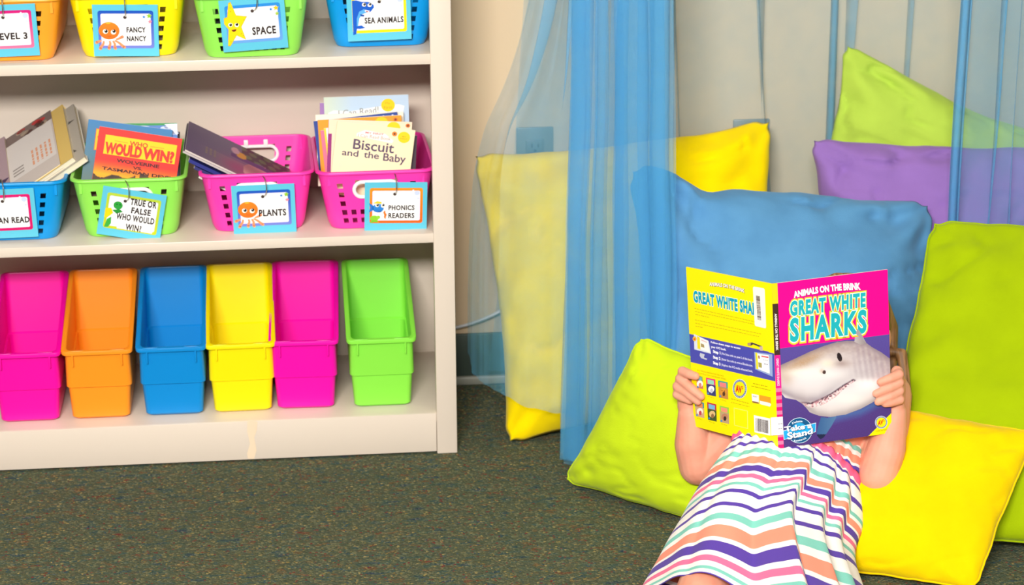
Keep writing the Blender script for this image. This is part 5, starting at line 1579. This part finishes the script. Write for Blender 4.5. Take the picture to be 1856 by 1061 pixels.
HF = Vector((-.22, -.80, .30)); HF = (HF - HU * HF.dot(HU)).normalized()
HL = HF.cross(HU).normalized()                            # sideways
HMx = Matrix((HL, HF, HU)).transposed()
def hd(x, y, z): return HC + HL * x + HF * y + HU * z
body.ball(HC, (.066, .076, .086), M=HMx, nu=28, nv=20)
body.ball(hd(0, .012, -.035), (.052, .056, .052), M=HMx)                         # jaw and cheeks
for s in (-1, 1):
    body.ball(hd(s * .030, .048, -.028), (.024, .020, .022), M=HMx)              # cheeks
    body.ball(hd(s * .066, -.004, -.012), (.009, .014, .020), M=HMx)             # ears
    body.ball(hd(s * .027, .062, .016), (.020, .012, .008), M=HMx)               # brow
body.ball(hd(0, .048, -.068), (.018, .016, .014), M=HMx)                         # chin
chain(body, [hd(0, .070, .010), hd(0, .079, -.010), hd(0, .084, -.018)], [.006, .007, .0085], 12)   # nose
for s in (-1, 1): body.ball(hd(s * .008, .077, -.019), (.006, .006, .005), M=HMx)
# ---- arms
EdR = lambda v: SPR + DR * BKW + DN * (BKH * v)
EdL = lambda v: SPL + DL * BKW + DN * (BKH * v)
NR = DR.cross(-DN); NL = (-DL).cross(-DN)                  # out of the covers towards the camera
def pR(e, b, v): return EdR(v) + DR * e - NR * b
def pL(e, b, v): return EdL(v) + DL * e - NL * b
# child's left hand, at the front cover
wrR = pR(.012, .020, .905)
elR = at(1591, 862, -.505)
SHL = NK + LT * .088 - AX * .026
chain(body, [SHL, (SHL + elR) / 2 + Vector((.006, .004, 0)), elR], [.036, .0355, .0325])
chain(body, [elR, elR * .55 + wrR * .45 + Vector((.003, 0, 0)), wrR], [.0325, .0305, .0205])
mcp = []
for v, e, b in ((.645, .016, .012), (.690, .020, .013), (.742, .021, .014), (.795, .018, .013)): mcp.append(pR(e, b, v))
for m_ in mcp: cap(body, wrR + NR * .002, .0155, m_, .0098, 14)
cap(body, mcp[0], .0105, mcp[3], .0100, 14); cap(body, (mcp[0] + wrR) / 2, .0145, (mcp[3] + wrR) / 2, .0140, 14)
hand = MB()
def finger(P, R): chain(body, P, R, 12)
for i, (v, tv, ti) in enumerate(((.640, .668, -.024), (.690, .735, -.032), (.742, .788, -.029), (.795, .805, -.017))):
    finger([mcp[i], pR(.013, -.0045, v), pR(-.004, -.0085, v * .6 + tv * .4), pR(ti + .005, -.0068, tv)], [.0088, .0080, .0074, .0064])
finger([wrR + NR * -.004 - DN * .012, pR(.004, .022, .81), pR(-.014, .0190, .765), pR(-.028, .0170, .745)], [.0125, .0100, .0088, .0075])
# child's right hand, at the back cover
wrL = pL(.016, .010, .955)
elL = at(1266, 845, -.375)
SHR = NK - LT * .088 - AX * .030
chain(body, [SHR, (SHR + elL) / 2 + Vector((0, -.006, -.004)), elL], [.036, .0355, .0325])
chain(body, [elL, elL * .55 + wrL * .45 + Vector((-.003, 0, 0)), wrL], [.0325, .0310, .0215])
mcl = []
for v, e, b in ((.690, .018, .006), (.735, .026, .006), (.782, .031, .006), (.832, .030, .006)): mcl.append(pL(e, b, v))
for m_ in mcl: cap(body, wrL, .0160, m_, .0098, 14)
cap(body, mcl[0], .0108, mcl[3], .0104, 14); cap(body, (mcl[0] + wrL) / 2, .0155, (mcl[3] + wrL) / 2, .0150, 14)
finger([mcl[0], pL(.014, -.006, .655), pL(-.004, -.0088, .658), pL(-.016, -.0068, .664)], [.0090, .0084, .0078, .0068])
finger([mcl[1], pL(.018, -.008, .702), pL(-.004, -.0092, .738), pL(-.026, -.0070, .785)], [.0090, .0086, .0080, .0066])
finger([mcl[2], pL(.023, -.010, .752), pL(.002, -.0098, .778), pL(-.018, -.0070, .822)], [.0090, .0086, .0080, .0066])
finger([mcl[3], pL(.024, -.010, .805), pL(.010, -.0100, .815), pL(-.001, -.0074, .828)], [.0090, .0086, .0080, .0068])
finger([wrL - DN * .012 + NL * -.004, pL(.004, .020, .83), pL(-.014, .0170, .775), pL(-.028, .0160, .755)], [.0125, .0100, .0088, .0075])
# ---- legs
HR_ = SKM(.36, .32, .072); HL_ = SKM(.60, .32, .080)
KR = SKM(.27, .985, .050); KL = SKM(.60, .985, .062)
AR = KR + Vector((-.085, -.175, -.04)); AL = KL + Vector((-.075, -.185, -.04)); AR.z = AL.z = .045
for h, k, n_ in ((HR_, KR, AR), (HL_, KL, AL)):
    chain(body, [h, SKM(*((.31, .66) if h is HR_ else (.60, .66)), .074), k], [.050, .046, .040]); chain(body, [k, (k * .6 + n_ * .4) + Vector((0, 0, -.006)), n_], [.040, .036, .025])
    d = (n_ - k); d.z = 0; d.normalize()
    chain(body, [n_ - Vector((0, 0, .012)), n_ + d * .03 + Vector((0, 0, .012)), n_ + d * .045 + Vector((0, 0, .06))], [.024, .022, .017])
    sd = Vector((d.y, -d.x, 0))
    for q_, rr_ in ((-.018, .010), (-.006, .008), (.004, .0075), (.012, .007), (.019, .0065)): cap(body, n_ + d * .043 + sd * q_ + Vector((0, 0, .06)), rr_, n_ + d * .047 + sd * q_ + Vector((0, 0, .078)), rr_ * .9, 10)
bo_ = mesh('body', [Vector(v) - PB for v in body.v], body.f, m_skin, person)
md = bo_.modifiers.new('r', 'REMESH'); md.mode = 'VOXEL'; md.voxel_size = .0020; md.adaptivity = 0
ms = bo_.modifiers.new('s', 'SMOOTH'); ms.factor = .5; ms.iterations = 5
bake(bo_)
bo_.data.polygons.foreach_set('use_smooth', [True] * len(bo_.data.polygons))
if not bo_.data.materials: bo_.data.materials.append(m_skin)
# nails
m_nail = plastic('finger nail', (252, 214, 200), .3)
nl = MB()
# ---- eyes, mouth
m_eye = plastic('eye white', (244, 240, 236), .2); m_iris = plastic('iris', (70, 50, 36), .15); m_lip = plastic('lips', (222, 128, 118), .45)
for s in (-1, 1):
    e = MB().ball(hd(s * .027, .060, .002) - PB, (.0125, .0105, .0085), M=HMx).build('eye', m_eye, person, angle=None)
    MB().ball(hd(s * .0255, .0695, .000) - PB, (.0058, .0024, .0058), M=HMx).build('iris', m_iris, e, angle=None)
mb = MB()
mb.tube([hd(-.020 + .040 * k / 10, .0665 - .006 * ((k - 5) / 5) ** 2, -.040 + .004 * ((k - 5) / 5) ** 2) - PB for k in range(11)], [.0012 + .0030 * math.sin(PI * k / 10) for k in range(11)], 8)
mb.build('mouth', m_lip, person, angle=None)
# ---- hair
def hair_material():
    m, nt, b = nodes('hair brown')
    tc = nt.nodes.new('ShaderNodeTexCoord'); mp = nt.nodes.new('ShaderNodeMapping'); mp.inputs['Scale'].default_value = (220, 60, 14)
    nt.links.new(tc.outputs['Object'], mp.inputs['Vector'])
    n = nt.nodes.new('ShaderNodeTexNoise'); n.inputs['Scale'].default_value = 1; n.inputs['Detail'].default_value = 3; nt.links.new(mp.outputs[0], n.inputs['Vector'])
    rp = nt.nodes.new('ShaderNodeValToRGB'); rp.color_ramp.elements[0].position = .3; rp.color_ramp.elements[0].color = (*lin((96, 66, 38)), 1)
    rp.color_ramp.elements[1].position = .7; rp.color_ramp.elements[1].color = (*lin((168, 124, 80)), 1)
    nt.links.new(n.outputs['Fac'], rp.inputs[0]); nt.links.new(rp.outputs[0], b.inputs['Base Color'])
    b.inputs['Roughness'].default_value = .5; b.inputs['Specular IOR Level'].default_value = .4
    bp = nt.nodes.new('ShaderNodeBump'); bp.inputs['Strength'].default_value = .5; bp.inputs['Distance'].default_value = .002
    nt.links.new(n.outputs['Fac'], bp.inputs['Height']); nt.links.new(bp.outputs[0], b.inputs['Normal'])
    return m
hb = MB()
hb.ball(hd(0, -.016, .012), (.074, .074, .084), M=HMx, nu=32, nv=22)
rnd = random.Random(8)
for k in range(34):
    a_ = PI * (.02 + .96 * k / 33)                          # over the head from ear to ear
    sx, cz = math.cos(a_), math.sin(a_)
    P = [hd(.020 * sx, .045, .080), hd(.052 * sx, .030 - .05 * (1 - abs(sx)), .058 + .02 * cz), hd(.075 * sx, -.020 - .045 * (1 - abs(sx)), .010), hd(.078 * sx, -.030 - .04 * (1 - abs(sx)), -.050)]
    if abs(sx) > .35:
        P += [hd(.074 * sx + rnd.uniform(-.01, .01), -.035, -.095), hd((.070 + rnd.uniform(0, .022)) * sx, -.040, -.135 - rnd.uniform(0, .035))]
    chain(hb, P, [.007, .010, .0105, .0095, .008, .003][:len(P)], 10)
# the lock that falls on the cushion
for dx in (0, .007, .014):
    chain(hb, [hd(.076, -.020, -.02), at(1632 + dx * 300, 640, -.345), at(1643 + dx * 300, 720, -.375), at(1640 + dx * 500, 770, -.40)], [.009, .0075, .006, .002], 10)
hr = mesh('hair', [Vector(v) - PB for v in hb.v], hb.f, hair_material(), person)
md = hr.modifiers.new('r', 'REMESH'); md.mode = 'VOXEL'; md.voxel_size = .0026
ms = hr.modifiers.new('s', 'SMOOTH'); ms.factor = .5; ms.iterations = 2
bake(hr); hr.data.polygons.foreach_set('use_smooth', [True] * len(hr.data.polygons))
if not hr.data.materials: hr.data.materials.append(MATS.get('hair') or bpy.data.materials['hair brown'])
# ---- dress
STR = [('w', .06), ((92, 66, 166), .045), ('w', .115), ((92, 66, 166), .045), ('w', .085), ((130, 206, 190), .065), ('w', .055), ((252, 152, 124), .105), ('w', .035),
       ((92, 66, 166), .095), ('w', .045), ((246, 116, 158), .062), ('w', .06), ((130, 206, 190), .045)]
WHITE = (250, 246, 240)
def stripe_material(name, order=None):
    m, nt, b = nodes(name)
    uv = nt.nodes.new('ShaderNodeUVMap'); sx = nt.nodes.new('ShaderNodeSeparateXYZ'); nt.links.new(uv.outputs[0], sx.inputs[0])
    tc = nt.nodes.new('ShaderNodeTexCoord')
    fx_ = nt.nodes.new('ShaderNodeMath'); fx_.operation = 'FRACT'; nt.links.new(sx.outputs[1], fx_.inputs[0])
    rp = nt.nodes.new('ShaderNodeValToRGB'); cr = rp.color_ramp; cr.interpolation = 'CONSTANT'
    tot = sum(w for _, w in STR); p = 0
    while len(cr.elements) < len(STR): cr.elements.new(.5)
    for e, (c, w) in zip(cr.elements, STR):
        e.position = p / tot; e.color = (*lin(WHITE if c == 'w' else c), 1); p += w
    nt.links.new(fx_.outputs[0], rp.inputs[0]); nt.links.new(rp.outputs[0], b.inputs['Base Color'])
    b.inputs['Roughness'].default_value = .9; b.inputs['Specular IOR Level'].default_value = .1; b.inputs['Sheen Weight'].default_value = .1
    wv = nt.nodes.new('ShaderNodeTexNoise'); wv.inputs['Scale'].default_value = 700; nt.links.new(tc.outputs['Object'], wv.inputs['Vector'])
    n2 = nt.nodes.new('ShaderNodeTexNoise'); n2.inputs['Scale'].default_value = 28; n2.inputs['Detail'].default_value = 3; nt.links.new(tc.outputs['Object'], n2.inputs['Vector'])
    ad = nt.nodes.new('ShaderNodeMath'); ad.operation = 'MULTIPLY_ADD'; ad.inputs[1].default_value = 3.0; nt.links.new(n2.outputs['Fac'], ad.inputs[0]); nt.links.new(wv.outputs['Fac'], ad.inputs[2])
    bp = nt.nodes.new('ShaderNodeBump'); bp.inputs['Strength'].default_value = .3; bp.inputs['Distance'].default_value = .0012
    nt.links.new(ad.outputs[0], bp.inputs['Height']); nt.links.new(bp.outputs[0], b.inputs['Normal'])
    return m
m_dress = stripe_material('striped jersey')
V = []; UVs = []; F = []
for j in range(NT_ + 1):
    t = j / NT_
    for i in range(NS + 1):
        s = i / NS
        q = skirt_top(s, t); q.z = max(q.z, .008)
        V.append(q); 
        # cloth slips down where it spans the lap: stripes sag between the legs
        fold = 0.0
        for s0, dv in FOLDS: fold += dv * min(1, max(0, (s - s0 - .02 * t) / .016)) * min(1, t * 3)
        UVs.append((s, t * 2.1 - .02 - fold))
NB = 40
off = len(V)
for j in range(NT_ + 1):
    t = j / NT_
    Lq, Rq = spline(Lp, t), spline(Rp, t)
    for i in range(NB + 1):
        s = i / NB
        p = Lq * (1 - s) + Rq * s - SN * (.050 * (1 - t) + .02) * math.sin(PI * s) ** .6
        if i in (0, NB): p = skirt_top(s, t)
        p.z = max(p.z, .005); V.append(p); UVs.append((s, t * 2.1 - .02))
for j in range(NT_):
    for i in range(NS):
        a_ = j * (NS + 1) + i; F.append((a_, a_ + NS + 1, a_ + NS + 2, a_ + 1))
    for i in range(NB):
        a_ = off + j * (NB + 1) + i; F.append((a_, a_ + 1, a_ + NB + 2, a_ + NB + 1))
dress = mesh('dress', [v - PB for v in V], F, m_dress, person, uvs=UVs)
bm = bmesh.new(); bm.from_mesh(dress.data); bmesh.ops.remove_doubles(bm, verts=bm.verts, dist=.00005); bmesh.ops.recalc_face_normals(bm, faces=bm.faces); bm.to_mesh(dress.data); bm.free()
so = dress.modifiers.new('s', 'SOLIDIFY'); so.thickness = .0016; so.offset = 1
# waistband: a gathered pink tube round the top of the skirt
wt = []; 
for k in range(120):
    u = k / 120
    if u < .5: p = skirt_top(u * 2, 0.0)
    else:
        s = 1 - (u - .5) * 2; Lq, Rq = Lp[0], Rp[0]
        p = Lq * (1 - s) + Rq * s - SN * .07 * math.sin(PI * s) ** .6
    wt.append(p)
wc = sum(wt, Vector()) / len(wt)
rings = []
for r_, (up, out) in enumerate(((-.004, .002), (-.001, .0045), (.004, .0055), (.009, .0045), (.013, .002), (.014, -.003))):
    ring = []
    for k, p in enumerate(wt):
        d = (p - wc); d = (d - AX * d.dot(AX)).normalized()
        ring.append(p + AX * up + d * (out + .0012 * math.sin(k * PI / 1.5)) - PB)
    rings.append(ring)
q = MB(); q.rings(rings); wbn = q.build('waistband', plastic('pink elastic', (246, 104, 146), .9, .1), dress, angle=None)
wbn['label'] = 'gathered pink waistband'
# bodice from the waistband to the armpits, with two straps
V = []; UVs = []; F = []
nb, nr = 120, 30
for j in range(nr + 1):
    t = j / nr
    for k in range(nb):
        p = wt[k]; d = p - wc
        c = wc + AX * (.012 + .125 * t) + (CHS + AX * .03 - (WST + AX * .155)) * 0
        lat = d.dot(LT); fw = d.dot(FWD)
        ta = lat * (1 - t) + (lat / .112 * .094) * t
        sc = .074 if fw > 0 else .072
        tb = fw * (1 - t) + (fw / max(.03, abs(fw)) * abs(fw) / .06 * sc if False else fw * 1.0) * t
        rim = .004 * math.sin(k * .9 + 2 * math.sin(k * .21)) * (1 - t) ** 2 * .5
        q_ = c + LT * ta + FWD * (tb + rim * .3) + AX * rim
        V.append(q_ - PB); UVs.append((k / nb, .62 - t * .95 + .35 * lat * 3))
for j in range(nr):
    for k in range(nb):
        l = (k + 1) % nb; F.append((j * nb + k, j * nb + l, (j + 1) * nb + l, (j + 1) * nb + k))
bod = mesh('bodice', V, F, m_dress, dress, uvs=UVs)
so = bod.modifiers.new('s', 'SOLIDIFY'); so.thickness = .0016; so.offset = 1
for s in (-1, 1):
    P = [wc + AX * .135 + LT * (.05 * s) + FWD * .055, NK + LT * (.055 * s) + FWD * .034 - AX * .01, NK + LT * (.055 * s) - FWD * .03 - AX * .005, wc + AX * .13 + LT * (.05 * s) - FWD * .05]
    MB().tube([spline(P, k / 14) - PB for k in range(15)], .007, 10).build('strap', plastic('strap mint', (130, 206, 190), .9, .1), dress, angle=None)
